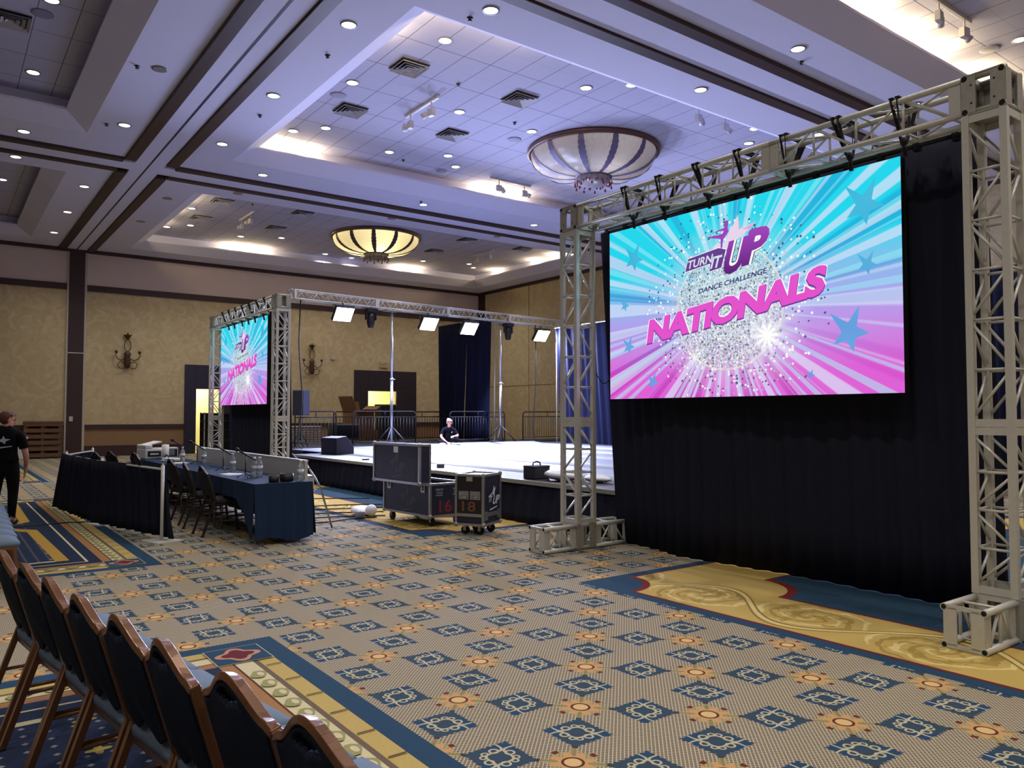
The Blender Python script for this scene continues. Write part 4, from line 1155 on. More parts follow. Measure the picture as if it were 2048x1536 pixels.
for k in range(2):
    Tw = wallT((-0.22+0.30*k, -CD/2-0.0075, 0.48), (1, 0, 0), (0, -1, 0)); a = MB()
    put_text(a, 'TURN IT UP', (0, 0.03, 0.13, 0.028), 0, 0.012); put_text(a, 'DANCE', (0.02, -0.01, 0.10, 0.022), 0, 0.01); put_text(a, 'CHALLENGE', (0.0, -0.045, 0.12, 0.02), 0, 0.01)
    m.add([Tw @ Vector(v) for v in a.v], a.f)
m.build('stencil_text', M_logo, c16)
# case 18: upright case on casters
c18 = thing('flight_case', 'closed upright flight case on casters stencilled 18 in front of the stage', 'flight case', (5.92, 8.73, 0), 0.50, 'flight cases in front of the stage')
w, dd = 0.50, 0.40
m = MB(); m.bx(-w/2, w/2, -dd/2, dd/2, 0.14, 0.79); 
m.build('body', [M_case], c18)
case_edges(w, dd, 0.14, 0.79, c18); casters(w, dd, c18, 0.14)
m = MB(); m.bx(-w/2-0.008, -w/2-0.001, -dd/2+.02, dd/2-.02, 0.26, 0.77); m.build('front_panel', M_case_dk, c18)
m = MB(); m.bx(-w/2-0.014, -w/2, -dd/2, dd/2, 0.245, 0.285); m.bx(-w/2, w/2, -dd/2-0.014, -dd/2, 0.24, 0.29); m.build('lid_seam_trim', M_edge, c18)
for y in (-0.085, 0.085):
    m = MB(); m.bx(-w/2-0.014, -w/2-0.006, y-.075, y+.075, 0.47, 0.58); m.tube((-w/2-0.03, y-.045, 0.50), (-w/2-0.03, y+.045, 0.50), 0.01, 8)
    for q in (-.045, .045): m.tube((-w/2-0.03, y+q, 0.50), (-w/2-0.012, y+q, 0.55), 0.006, 6)
    m.build('handle', M_edge, c18)
m = MB(); m.bx(-w/2-0.012, -w/2-0.007, -0.045, 0.045, 0.71, 0.77); m.build('paper_label', plain('old_label', (170, 160, 140), 0.8), c18)
m = MB(); a = MB(); put_text(a, '18', (-0.11, 0, 0.20, 0.13), 0, 0.01); T18 = wallT((-w/2-0.0095, 0.0, 0.315), (0, -1, 0), (-1, 0, 0)); m.add([T18 @ Vector(v) for v in a.v], a.f); m.build('stencil_number', M_sten2, c18)
script_logo(c18, wallT((0.03, -dd/2-0.008, 0.48), (1, 0, 0), (0, -1, 0)), M_logo, 0.95)
for x in (-0.19, 0.19):
    m = MB(); m.bx(x-.04, x+.04, -dd/2-0.022, -dd/2-0.002, 0.20, 0.31); m.build('latch', M_edge, c18)
# white plastic bags beside the trunk
M_bag = plain('white_bag', (224, 226, 232), 0.35, 0, 0.05, 6, 0.3)
def bag(loc, s, label, rz=0):
    m = MB(); m.ball((0, 0, s[2]), s, 12, 8)
    rnd = random.Random(int(loc[0]*100))
    m.v = [(x*(1+.18*math.sin(9*z+5*x)), y*(1+.15*math.cos(11*x+3*z)), max(0.0, z*(0.92+.12*math.sin(7*x+5*y)))) for x, y, z in m.v]
    o = m.build('plastic_bag', M_bag); o.location = loc; o.rotation_euler = (0, 0, rz)
    return tag(o, label, 'bag', 'white bags on carpet and stage')
bag((5.47, 11.35, 0), (0.16, 0.24, 0.075), 'flat white bag on the carpet touching the trunk flight case')
bag((5.50, 10.85+0.25, 0.0), (0.08, 0.09, 0.10), 'small white bundle on the carpet nearer the trunk flight case')
m = MB(); m.lathe([(0.07, 0), (0.075, 0.02), (0.075, 0.09), (0.04, 0.11), (0.0, 0.115)], 14); o = m.build('tape_roll', plain('grey_tape', (122, 124, 134), 0.5)); o.location = (5.28, 11.02, 0)
tag(o, 'grey roll on the carpet in front of the white bag', 'tape')
# bag and clear sack on the stage edge, tool on the deck
kb = thing('tool_bag', 'black boxy shoulder bag on the stage edge beside the near goalpost', 'bag', (7.36, 9.28, SZ), 0.1)
m = MB(); m.bx(-0.16, 0.16, -0.13, 0.13, 0, 0.18); m.bx(-0.165, 0.165, -0.135, 0.135, 0.17, 0.20); m.build('body', plain('bag_canvas', (44, 46, 58), 0.8), kb, bevel=0.02)
m = MB(); m.path([(-0.08, 0, 0.20), (-0.07, 0, 0.24), (0, 0, 0.26), (0.07, 0, 0.24), (0.08, 0, 0.20)], 0.012, 6); m.build('handle', M_black, kb)
bag((7.42, 8.72, SZ), (0.20, 0.30, 0.09), 'crumpled clear white sack on the stage beside the black bag', 0.2)
bag((7.62, 8.2, SZ), (0.14, 0.18, 0.06), 'small crumpled sack on the stage behind the near column', 0.5)
hm = thing('wireless_transmitter', 'small silver and black hand tool lying on the front edge of the stage', 'tool', (7.5, 12.3, SZ), 1.0)
m = MB(); m.tube((-0.02, 0, 0.03), (0.22, 0, 0.03), 0.022, 8); m.build('grip', M_black, hm)
m = MB(); m.bx(-0.10, 0.0, -0.07, 0.07, 0, 0.07); m.build('head', M_steel, hm, bevel=0.01)
o = MB().bx(-0.07, 0.07, -0.03, 0.03, 0, 0.025).build('tape_block', M_black); o.location = (7.4, 15.2, SZ); tag(o, 'small black block on the stage edge right of the floor monitor', 'block')

# ------------------------------------------------------------------ judges tables
TX0, TX1, TZ = 3.13, 3.87, 0.745
M_navycloth = plain('navy_tablecloth', (30, 48, 76), 0.9, 0, 0.1, 30, 0.05, 0.2)
M_chairdark = None
tops = ['at the near end of the judges row', 'second from the near end of the judges row', 'third along the judges row by the microphones', 'at the far end of the judges row under the printer']
for k in range(4):
    y0 = 9.45+1.83*k; y1 = y0+1.83
    t = thing('folding_table', 'cloth covered folding table '+tops[k], 'table', (0, 0, 0), 0, 'judges tables')
    m = MB(); m.bx(TX0+.01, TX1-.01, y0+.01, y1-.01, TZ-0.035, TZ-0.005); m.build('tabletop', M_offwhite, t)
    for y in (y0+0.18, y1-0.18):
        m = MB(); m.tube((TX0+.1, y, 0), (TX0+.1, y, TZ-.035), 0.014, 6); m.tube((TX1-.1, y, 0), (TX1-.1, y, TZ-.035), 0.014, 6); m.tube((TX0+.1, y, 0.12), (TX1-.1, y, 0.12), 0.01, 6); m.build('leg_frame', M_steel, t)
    c = MB(); n = 40
    a0, a1 = (y0, y1)
    c.rect(TX0, TX1, a0, a1, TZ+0.002)
    def side(p, q, out, hem, fl):
        vs = []
        for i in range(n+1):
            f = i/n; px, py = p[0]+(q[0]-p[0])*f, p[1]+(q[1]-p[1])*f
            wv = 0.012*math.sin(f*23+k)+0.008*math.sin(f*51)
            h = hem(f)
            for j, g in enumerate((0, 0.33, 0.66, 1)): vs.append((px+out[0]*(fl*g+wv*g), py+out[1]*(fl*g+wv*g), TZ+0.002+(h-TZ)*g))
        c.add(vs, [(4*i+j, 4*i+4+j, 4*i+5+j, 4*i+1+j) for i in range(n) for j in range(3)], 0, True)
    front = (lambda f: 0.52-0.04*abs(2*f-1)**3) if k else (lambda f: 0.08+0.44*min(1, max(0, (f-0.03))*3.2)**0.8)
    side((TX0, a0), (TX0, a1), (-1, 0), front, 0.02)
    side((TX1, a0), (TX1, a1), (1, 0), lambda f: 0.08, 0.05)
    if k == 0: side((TX0, a0), (TX1, a0), (0, -1), lambda f: 0.06+0.03*math.sin(f*7), 0.04)
    if k == 3: side((TX0, a1), (TX1, a1), (0, 1), lambda f: 0.06, 0.04)
    tag(c.build('tablecloth', M_navycloth, norm=False), 'navy cloth over the table '+tops[k], 'tablecloth', 'navy cloths on the judges tables')
# two folding tables tipped on edge as a screen along the far side
for k, (y0, y1, x, rz) in enumerate(((10.15, 12.75, 4.06, 0.0), (12.77, 15.6, 4.06, 0.0))):
    t = thing('tipped_table', ['white folding table standing on its edge behind the judges table, nearer the camera', 'white folding table standing on its edge behind the judges table, farther from the camera'][k], 'table', (x, (y0+y1)/2, 0), rz, 'white tables tipped on edge')
    L = y1-y0
    m = MB(); m.bx(-0.02, 0.025, -L/2, L/2, 0.20, 0.965); m.build('tabletop', plain('white_laminate', (198, 196, 192), 0.5, 0, 0.03), t, bevel=0.008)
    m = MB(); m.bx(-0.024, 0.029, -L/2, L/2, 0.955, 0.975); m.build('rim', M_white, t)
    for sy in (-1, 1):
        y = sy*(L/2-0.04)
        m = MB(); m.path([(0.03, y, 0.90), (0.22, y, 0.60), (0.40, y, 0.02)], 0.013, 6); m.tube((0.03, y, 0.45), (0.22, y, 0.60), 0.01, 6); m.tube((0.03, y-0.09, 0.86), (0.03, y+0.05, 0.86), 0.012, 6); m.build('leg_frame', M_steel, t)
        m = MB(); m.bx(-0.02, 0.02, y-0.03, y+0.03, 0.0, 0.20); m.build('foot', M_black, t)

def make_mic():
    t = thing('desk_microphone', '', 'microphone')
    m = MB(); m.tube((0, 0, 0.03), (0, 0, 0.30), 0.007, 6)
    m.build('stem', M_black, t)
    for k in range(3):
        a = 2*PI*k/3+0.5; m = MB(); m.tube((0, 0, 0.06), (0.11*math.cos(a), 0.11*math.sin(a), 0.004), 0.006, 6); m.build('leg', M_black, t)
    m = MB(); d = Vector((0.62, -0.35, -0.42)).normalized()
    c = Vector((0, 0, 0.31)); m.tube(c-d*0.10, c+d*0.16, 0.013, 8, 0.010); m.build('handle', M_black, t)
    h = MB(); h.ball(c-d*0.13, 0.030, 10, 8); h.build('grille_ball', plain('mic_grille', (40, 40, 44), 0.5, 0.4), t)
    return t
mic = make_mic()
for k, (x, y) in enumerate(((3.36, 10.52), (3.50, 12.0), (3.62, 13.9), (3.60, 15.1))):
    o = mic if k == 0 else copy_tree(mic)
    o.location = (x, y, TZ+0.003)
    tag(o, ['desk microphone nearest the camera on the judges row', 'desk microphone second from the near end of the judges row', 'desk microphone third along the judges row', 'desk microphone farthest along the judges row by the printer'][k], 'microphone', 'microphones on the judges tables')
M_pet, nt_, b_ = new_mat('clear_bottle')
b_.inputs['Base Color'].default_value = (0.86, 0.92, 0.98, 1); b_.inputs['Roughness'].default_value = 0.08; b_.inputs['Transmission Weight'].default_value = 0.75; b_.inputs['IOR'].default_value = 1.25
bump(b_, noise(60, 2, coords('Object')[3]), 0.15)
def make_bottle():
    t = thing('water_bottle', '', 'bottle')
    m = MB(); m.lathe([(0.030, 0), (0.033, 0.01), (0.033, 0.05), (0.030, 0.055), (0.033, 0.06), (0.033, 0.13), (0.030, 0.145), (0.014, 0.185), (0.013, 0.2), (0.0, 0.2)], 12); m.build('bottle_body', M_pet, t)
    m = MB(); m.lathe([(0.015, 0.195), (0.015, 0.215), (0, 0.216)], 12); m.build('cap', M_white, t)
    m = MB(); m.lathe([(0.0335, 0.075), (0.0336, 0.12)], 12); m.build('paper_wrap', plain('bottle_wrap', (210, 220, 232), 0.5), t)
    return t
btl = make_bottle()
for k, (x, y, lab) in enumerate(((3.50, 10.58, 'water bottle with its twin beside the near microphone, nearer the chairs'), (3.56, 10.55, 'water bottle with its twin beside the near microphone, nearer the stage'), (3.58, 11.80, 'water bottle beside the second microphone on the judges row'), (3.76, 9.58, 'water bottle on the near corner of the judges row'), (3.74, 13.95, 'water bottle standing before the tipped table beyond the second microphone'), (3.55, 14.6, 'water bottle farthest along the judges row near the printer'))):
    o = btl if k == 0 else copy_tree(btl); o.location = (x, y, TZ+0.003); o.scale = (1.25, 1.25, 1.25)
    tag(o, lab, 'bottle', 'water bottles on the judges tables')
for k, (x, y, r, h) in enumerate(((3.42, 9.60, 0.062, 0.085), (3.60, 9.64, 0.085, 0.10))):
    m = MB(); m.lathe([(r*0.9, 0), (r, 0.01), (r, h), (r*0.92, h), (r*0.9, 0.02), (0, 0.015)], 16)
    o = m.build('black_cup', M_black); o.location = (x, y, TZ+0.003); tag(o, ['smaller black pot at the near end of the judges row', 'larger black pot beside the bottle at the near end of the judges row'][k], 'pot', 'black pots on the judges table')
for k, (x, y, rz, lab) in enumerate(((3.35, 11.1, 0.2, 'white papers lying between two microphones on the judges row'), (3.38, 14.2, -0.2, 'white papers on the judges row near the printer'), (3.45, 15.0, 0.5, 'loose papers on the judges row at the foot of the far microphone'))):
    m = MB()
    for i in range(4): m.box((0.01*i, 0.012*i, 0.002+0.003*i), (0.22, 0.30, 0.002), Matrix.Rotation(0.12*i, 3, 'Z'))
    o = m.build('papers', M_white); o.location = (x, y, TZ+0.003); o.rotation_euler = (0, 0, rz); tag(o, lab, 'papers', 'papers on the judges tables')
for k, pts in enumerate(([(3.36, 10.6), (3.55, 10.9), (3.7, 11.2), (3.72, 11.9), (3.6, 12.4)], [(3.5, 12.1), (3.7, 12.4), (3.62, 13.0), (3.75, 13.6)], [(3.8, 10.0), (3.72, 10.3), (3.78, 10.8), (3.7, 11.3)])):
    cable('table_cable', [(x, y, TZ+0.009) for x, y in pts], 0.005, ['thin cable curling from the near microphone across the judges table', 'thin cable curling beyond the second microphone', 'thin cable along the tipped table at the near end'][k], 'cables on the judges tables')
# printer, jug, equipment case on the far table
pr_ = thing('printer', 'white desktop printer on the far end of the judges row', 'printer', (3.34, 16.1, TZ+0.003), 0.15)
m = MB(); m.bx(-0.19, 0.19, -0.22, 0.22, 0, 0.20); m.bx(-0.19, -0.05, -0.22, 0.22, 0.19, 0.27); m.build('body', M_white, pr_, bevel=0.02)
m = MB(); m.box((-0.02, 0, 0.285), (0.30, 0.40, 0.02), Matrix.Rotation(-0.25, 3, 'Y')); m.build('lid', M_white, pr_)
m = MB(); m.bx(-0.14, 0.10, -0.232, -0.221, 0.05, 0.15); m.build('paper_slot', M_black, pr_)
m = MB(); m.bx(-0.10, 0.06, -0.236, -0.232, 0.08, 0.11); m.build('sheet', M_white, pr_)
jg = thing('paper_towel_roll', 'upright white roll beside the printer on the judges row', 'roll', (3.52, 15.75, TZ+0.003))
m = MB(); m.lathe([(0.055, 0), (0.062, 0.02), (0.066, 0.27), (0.02, 0.275), (0.0, 0.27)], 18); m.build('roll', M_white, jg)
eq = thing('equipment_case', 'open dark equipment case with a white rim on the far judges table', 'case', (3.66, 16.2, TZ+0.003), 0.0)
m = MB(); m.bx(-0.17, 0.17, -0.12, 0.12, 0, 0.20); m.build('body', M_offwhite, eq, bevel=0.01)
m = MB(); m.bx(-0.15, 0.15, -0.127, -0.121, 0.03, 0.17); m.build('front_panel', plain('navy_panel', (24, 26, 48), 0.4), eq)
m = MB(); m.bx(-0.02, 0.10, -0.131, -0.127, 0.05, 0.16); m.build('data_plate', plain('silver_plate', (140, 142, 152), 0.4, 0.5), eq)
sc = thing('scanner', 'white rounded scanner lying on the judges row before the printer', 'scanner', (3.45, 14.95, TZ+0.003), 0.3)
m = MB(); m.box((0, 0, 0.03), (0.16, 0.42, 0.06)); m.build('body', M_white, sc, bevel=0.02)
m = MB(); m.path([(0.0, 0.1, 0.06), (0.0, 0.13, 0.10), (0.0, 0.19, 0.11), (0.0, 0.24, 0.06)], 0.012, 6); m.build('handle', M_black, sc)

# ------------------------------------------------------------------ banquet chairs
M_ch_back = plain('chair_back_navy', (30, 37, 52), 0.9, 0, 0.15, 20, 0.08, 0.15)
M_ch_seat = plain('chair_seat_blue', (112, 128, 148), 0.9, 0, 0.08, 30, 0.08, 0.15)
M_ch_frame = plain('copper_brown_frame', (118, 80, 54), 0.28, 0.3, 0.1, 10)
M_ch_dkseat = plain('chair_seat_dark', (40, 38, 48), 0.9, 0, 0.1)
M_ch_dkframe = plain('dark_bronze_frame', (58, 46, 42), 0.4, 0.3, 0.1)
def make_chair(back, seat, frame, label):
    """origin on the floor under the seat; faces local +x"""
    t = thing('banquet_chair', label, 'chair')
    hw = 0.192
    # backrest outline (y, z): shoulders, concave rise and crest
    def tilt(z): return -0.19-0.14*max(0.0, (z-0.44))/0.46
    out = [(-hw, 0.47), (-hw, 0.800)] + [(0.168*i/9, 0.812+0.088*(0.5+0.5*math.cos(PI*i/9))**0.85) for i in range(-9, 10)] + [(hw, 0.800), (hw, 0.47)]
    # frame: two rear uprights running down into splayed legs, plus the arched top rail
    f = MB()
    for sy in (-1, 1):
        y = sy*hw
        P = [(tilt(0.815), y, 0.815), (tilt(0.44), y, 0.44)]
        d = Vector(P[1])-Vector(P[0]); f.box((Vector(P[0])+Vector(P[1]))/2, (0.030, 0.026, d.length), d.to_track_quat('Z', 'Y').to_matrix() if False else Matrix.Rotation(math.atan2(P[0][0]-P[1][0], P[0][2]-P[1][2]), 3, 'Y'))
    rail = out[1:-1]
    for a, b in zip(rail, rail[1:]):
        A, B = Vector((tilt(a[1]), a[0], a[1])), Vector((tilt(b[1]), b[0], b[1])); d = (B-A)
        w = d.normalized(); v = Vector((1, 0, -0.30)).normalized(); v = (v-w*v.dot(w)).normalized(); u = w.cross(v)
        f.box((A+B)/2, (0.036, 0.022, d.length+0.012), Matrix((v, u, w)).transposed())
    f.build('back_frame', frame, t, bevel=0.003)
    for sy in (-1, 1):
        y = sy*hw
        for p, q, nm in (((-0.20, y, 0.46), (-0.36, y*1.02, 0.0), 'leg'), ((0.19, y, 0.42), (0.25, y*1.02, 0.0), 'leg')):
            m = MB(); m.tube(p, q, 0.019, 4); k = m.build(nm, frame, t)
            c = MB(); c.box((q[0], q[1], 0.008), (0.036, 0.034, 0.016)); c.build('foot_cap', M_rubber, k)
    m = MB()
    for sy in (-1, 1): m.box((-0.005, sy*hw, 0.405), (0.42, 0.022, 0.028))
    m.box((0.20, 0, 0.405), (0.022, 0.40, 0.028)); m.box((-0.20, 0, 0.405), (0.022, 0.40, 0.028)); m.build('seat_frame', frame, t)
    for sy in (-1, 1):
        m = MB(); m.tube((-0.26, sy*hw, 0.25), (0.215, sy*hw, 0.25), 0.010, 6); m.build('stretcher', frame, t)
    # upholstered back shell with hand hole below the crest and a scalloped lower edge
    def grid(off, n=34, mrow=30):
        vs = []; fs = []
        def top(y):
            for (y0, z0), (y1, z1) in zip(out, out[1:]):
                if y0 <= y <= y1 and y1 > y0: return z0+(z1-z0)*(y-y0)/(y1-y0)-0.012
            return 0.77
        for j in range(mrow+1):
            for i in range(n+1):
                y = -hw+0.014+(2*hw-0.028)*i/n
                zb = 0.505+0.022*math.cos(y/hw*PI*2)-0.02*(abs(y)/hw)
                z = zb+(top(y)-zb)*j/mrow
                bul = 0.020*math.cos(y/hw*PI/2)*math.sin(PI*min(1, max(0, j/mrow)))
                vs.append((tilt(z)+off*(0.014+bul), y, z))
        for j in range(mrow):
            for i in range(n):
                cy = (vs[j*(n+1)+i][1]+vs[j*(n+1)+i+1][1])/2; cz = (vs[j*(n+1)+i][2]+vs[(j+1)*(n+1)+i+1][2])/2
                hole = (cy/0.062)**2+((cz-0.852)/0.020)**2 < 1
                if not hole: fs.append((j*(n+1)+i, j*(n+1)+i+1, (j+1)*(n+1)+i+1, (j+1)*(n+1)+i))
        return vs, fs
    m = MB(); m.add(*grid(-1), 0, True); m.build('rear_cover', back, t, solid=0.012, norm=False)
    m = MB(); m.add(*grid(1), 0, True); m.build('backrest', seat, t, solid=0.02, norm=False)
    # seat cushion
    m = MB(); n = 14; vs = []
    for j in range(n+1):
        for i in range(n+1):
            a, b = i/n*2-1, j/n*2-1
            x = 0.01+0.225*a; y = (0.205-0.02*(1-b)*0.0-0.012*(1-a)*0.5)*b
            z = 0.455+0.045*(1-abs(a)**4)*(1-abs(b)**4)
            vs.append((x, y, z))
    k0 = len(vs)
    for j in range(n+1):
        for i in range(n+1): p = vs[j*(n+1)+i]; vs.append((p[0], p[1], 0.418))
    fs = [(j*(n+1)+i, j*(n+1)+i+1, (j+1)*(n+1)+i+1, (j+1)*(n+1)+i) for j in range(n) for i in range(n)]
    fs += [tuple(k0+q for q in reversed(f_)) for f_ in fs]
    rim = [i for i in range(n+1)]+[j*(n+1)+n for j in range(1, n+1)]+[n*(n+1)+i for i in range(n-1, -1, -1)]+[j*(n+1) for j in range(n-1, 0, -1)]
    fs += [(rim[(q+1) % len(rim)], rim[q], k0+rim[q], k0+rim[(q+1) % len(rim)]) for q in range(len(rim))]
    m.add(vs, fs, 0, True); m.build('seat', seat, t)
    return t
chair = make_chair(M_ch_back, M_ch_seat, M_ch_frame, '')
FRONT = [(0.70, 1.72), (0.645, 2.14), (0.575, 2.56), (0.52, 2.98), (0.455, 3.40), (0.40, 3.82), (0.345, 4.26), (0.285, 4.74)]
rz = 0.13
names_f = ['navy banquet chair nearest the camera, cut by the bottom of the picture', 'navy banquet chair second from the camera end of the front row', 'navy banquet chair third from the camera end of the front row', 'navy banquet chair fourth from the camera end of the front row', 'navy banquet chair fifth from the camera end of the front row', 'navy banquet chair sixth from the camera end of the front row', 'navy banquet chair seventh from the camera end of the front row', 'navy banquet chair at the far end of the front row']
for k, (x, y) in enumerate(FRONT):
    o = chair if k == 0 else copy_tree(chair)
    jit = 0.03*math.sin(k*2.3)
    o.location = (x+0.33*math.cos(rz), y+0.33*math.sin(rz), 0); o.rotation_euler = (0, 0, rz+jit)
    tag(o, names_f[k], 'chair', 'front row of banquet chairs')
for k in range(8):
    o = copy_tree(chair); o.location = (0.40+0.012*k, 8.45+0.46*k, 0); o.rotation_euler = (0, 0, 0.02)
    tag(o, 'blue chair seat at the picture edge below the standing woman, %s from the camera' % ORD[k], 'chair', 'second row of banquet chairs')
dark = make_chair(plain('chair_back_black', (36, 32, 38), 0.9, 0, 0.1), M_ch_dkseat, M_ch_dkframe, '')
JC = [(3.00, 10.75, 0.05, 'dark chair nearest the camera at the judges row'), (3.02, 11.65, -0.08, 'dark chair second from the near end of the judges row'), (3.06, 12.75, 0.1, 'dark chair third from the near end of the judges row'),
      (2.98, 14.75, 0.0, 'dark chair pushed to the judges row just beyond the fence post'), (3.05, 15.45, 0.15, 'dark chair fifth along the judges row in front of the roll'), (2.78, 16.3, 0.3, 'dark chair standing back from the printer end of the judges row'), (2.50, 16.0, 0.25, 'dark chair farthest from the tables behind the fence')]
for k, (x, y, r, lab) in enumerate(JC):
    o = dark if k == 0 else copy_tree(dark)
    o.location = (x+0.17, y, 0); o.rotation_euler = (0, 0, r); tag(o, lab, 'chair', 'dark chairs at the judges tables')

# pipe and drape fence
pd = thing('pipe_and_drape', 'low black pipe and drape fence with pale posts beside the judges chairs', 'fence')
PP = [(2.33, 10.55), (1.98, 12.75), (1.82, 15.2), (2.42, 16.6)]
for x, y in PP:
    m = MB(); m.tube((x, y, 0.01), (x, y, 0.95), 0.021, 10); m.tube((x, y, 0.95), (x, y, 0.97), 0.012, 8); o = m.build('post', M_offwhite, pd)
    m = MB(); m.box((x, y, 0.006), (0.34, 0.44, 0.012), Matrix.Rotation(0.3, 3, 'Z')); m.build('base_plate', M_offwhite, o)
for a, b in zip(PP, PP[1:]):
    m = MB(); m.tube((a[0], a[1], 0.90), (b[0], b[1], 0.90), 0.014, 8); m.build('crossbar', M_offwhite, pd)
CP = [(2.37, 10.60), (1.93, 12.72), (1.76, 15.22), (2.44, 16.66)]
drape('curtain', [(x, y, 0.925) for x, y in CP], [(2.45, 10.42, 0.03), (1.88, 12.70, 0.03), (1.66, 15.26, 0.03), (2.44, 16.76, 0.03)], '', M_drape, 0.028, 26, 6, parent=pd)

# ------------------------------------------------------------------ ceiling fixtures
M_bulb = glow('downlight_glow', (252, 250, 244), 6.0)
M_ringm = plain('downlight_ring', (150, 148, 152), 0.4, 0.3)
def make_down():
    t = thing('downlight', '', 'downlight')
    m = MB(); m.lathe([(0.105, 0.0), (0.13, -0.004), (0.135, -0.014), (0.112, -0.016), (0.105, 0.0)], 20); m.build('trim_ring', M_ringm, t)
    m = MB(); m.lathe([(0.112, -0.010), (0.0, -0.012)], 20); m.build('lens', M_bulb, t)
    return t
down = make_down(); first_down = [True]
def place_down(x, y, z, label, group, e):
    o = down if first_down[0] else copy_tree(down)
    first_down[0] = False
    o.location = (x, y, z); tag(o, label, 'downlight', group)
    lamp('downlight_lamp', 'SPOT', (x, y, z-0.06), e, (1.0, 0.95, 0.88), (x, y, 0), spot_size=math.radians(130), spot_blend=0.9, shadow_soft_size=0.10)
SOFF = ([(5.15, y, 'downlight in the soffit right of the partition track, %s from the camera') for y in (11.29, 14.72, 18.09)] +
        [(x, 19.83, 'downlight beyond the middle coffer, %s counted from the partition track') for x in (6.68, 11.46, 15.63, 20.0)] +
        [(x, 9.58, 'downlight on the camera side of the middle coffer, %s from the partition track') for x in (6.71, 11.61, 15.6)] +
        [(x, 7.50, 'downlight in the nearest bay soffit, %s counted from the partition track') for x in (11.62, 15.6)] +
        [(3.12, y, 'downlight in the soffit strip left of the partition track, %s from the camera') for y in (18.14, 23.74, 27.07, 30.42)] +
        [(1.42, y, 'downlight beside the cross beam left of the partition track, %s from the camera') for y in (19.87, 21.96)])
def numbered(rows, z, group, e):
    cnt = {}
    for x, y, lab in rows:
        cnt[lab] = cnt.get(lab, 0)+1
        place_down(x, y, z, lab % ORD[cnt[lab]-1], group, e)
numbered(SOFF, ZS, 'downlights in the soffits', E_DOWN)
rowd = lambda d: 'downlight in '+d+', %s from the track'
CO2 = [(7.3, 11.87, 'row nearest the camera'), (10.74, 11.87, 'row nearest the camera'), (16.24, 11.9, 'row nearest the camera'), (11.4, 11.2, 'edge row nearest the camera'), (15.52, 11.2, 'edge row nearest the camera'),
       (6.72, 14.54, 'middle row'), (9.32, 14.53, 'middle row'), (11.37, 14.51, 'middle row'), (7.3, 17.25, 'row toward the cross beam'), (10.68, 17.2, 'row toward the cross beam'), (9.31, 17.87, 'edge row along the cross beam'), (11.33, 17.85, 'edge row along the cross beam'), (6.75, 17.9, 'edge row along the cross beam')]
numbered([(x, y, rowd('middle coffer, '+d)) for x, y, d in CO2], ZT, 'downlights in the middle coffer', E_DOWN)
CO3 = [(9.24, 29.84, 'far row'), (10.58, 29.16, 'row before the far row'), (13.15, 31.0, 'edge row by the wall'), (14.40, 31.1, 'edge row by the wall'), (7.23, 29.16, 'row before the far row'), (17.25, 29.84, 'far row'), (19.27, 29.20, 'row before the far row'), (19.93, 29.83, 'far row'), (6.6, 29.91, 'far row'), (6.66, 26.71, 'left edge column')]
CO3.sort()
numbered([(x, y, rowd('far coffer, '+d)) for x, y, d in CO3], ZT, 'downlights in the far coffer', E_DOWN)
COL_ = [(1.41, 17.88, 'near the cross beam'), (1.38, 14.54, 'at its middle'), (0.70, 17.24, 'beside the cross beam'), (1.41, 26.69, 'beyond the cross beam')]
for x, y, d in COL_: place_down(x, y, ZT, 'downlight in the dim coffer left of the partition track, '+d, 'downlights in the left coffers', E_DOWN*0.6)
place_down(15.66, 5.61, ZT, 'downlight in the tiled coffer above the near goalpost', 'downlights in the nearest coffer', E_DOWN)
# downlights of the bays round and behind the camera
for k, (x, y) in enumerate([(6.6, 1.0), (6.6, 4.4), (10.5, 1.0), (10.5, 4.4), (15.5, 1.5), (19.5, 3.5), (1.4, 2.2), (1.4, 5.4), (-1.6, 1.0), (-1.6, 4.5), (-5, 2.5), (-9, 2.5), (1.4, -1.0), (6.6, -1.4), (-5, 12), (-9, 14), (-5, 24), (-10, 26)]):
    lamp('downlight_lamp', 'SPOT', (x, y, ZT-0.06), E_NEAR if y < 8 else E_DOWN, (1.0, 0.94, 0.85), (x, y, 0), spot_size=math.radians(130), spot_blend=0.9, shadow_soft_size=0.1)
# warm cove lamps on the shelf behind the coffer lips
for x, y in [(6.02, 18.9), (6.7, 18.92), (7.5, 18.92), (13.0, 18.92), (13.6, 18.92), (14.2, 18.92), (6.02, 10.9), (6.02, 12.0), (7.0, 10.5), (8.2, 10.5),
             (6.02, 24.3), (6.02, 25.6), (6.02, 27.2), (6.02, 29.2), (9.4, 31.42), (10.0, 31.42), (10.6, 31.42), (17.0, 31.42), (17.7, 31.42), (21.02, 24.0), (21.02, 25.2), (21.02, 26.6), (21.02, 29.6),
             (12.4, 6.75), (13.6, 6.75), (14.8, 6.75), (16.4, 6.75), (17.4, 6.75)]:
    lamp('cove_lamp', 'POINT', (x, y, ZS+0.42), E_COVE*(0.9 if y > 22 else 1.0 if y > 8 else 1.5), (1.0, 0.78, 0.40), shadow_soft_size=0.05)

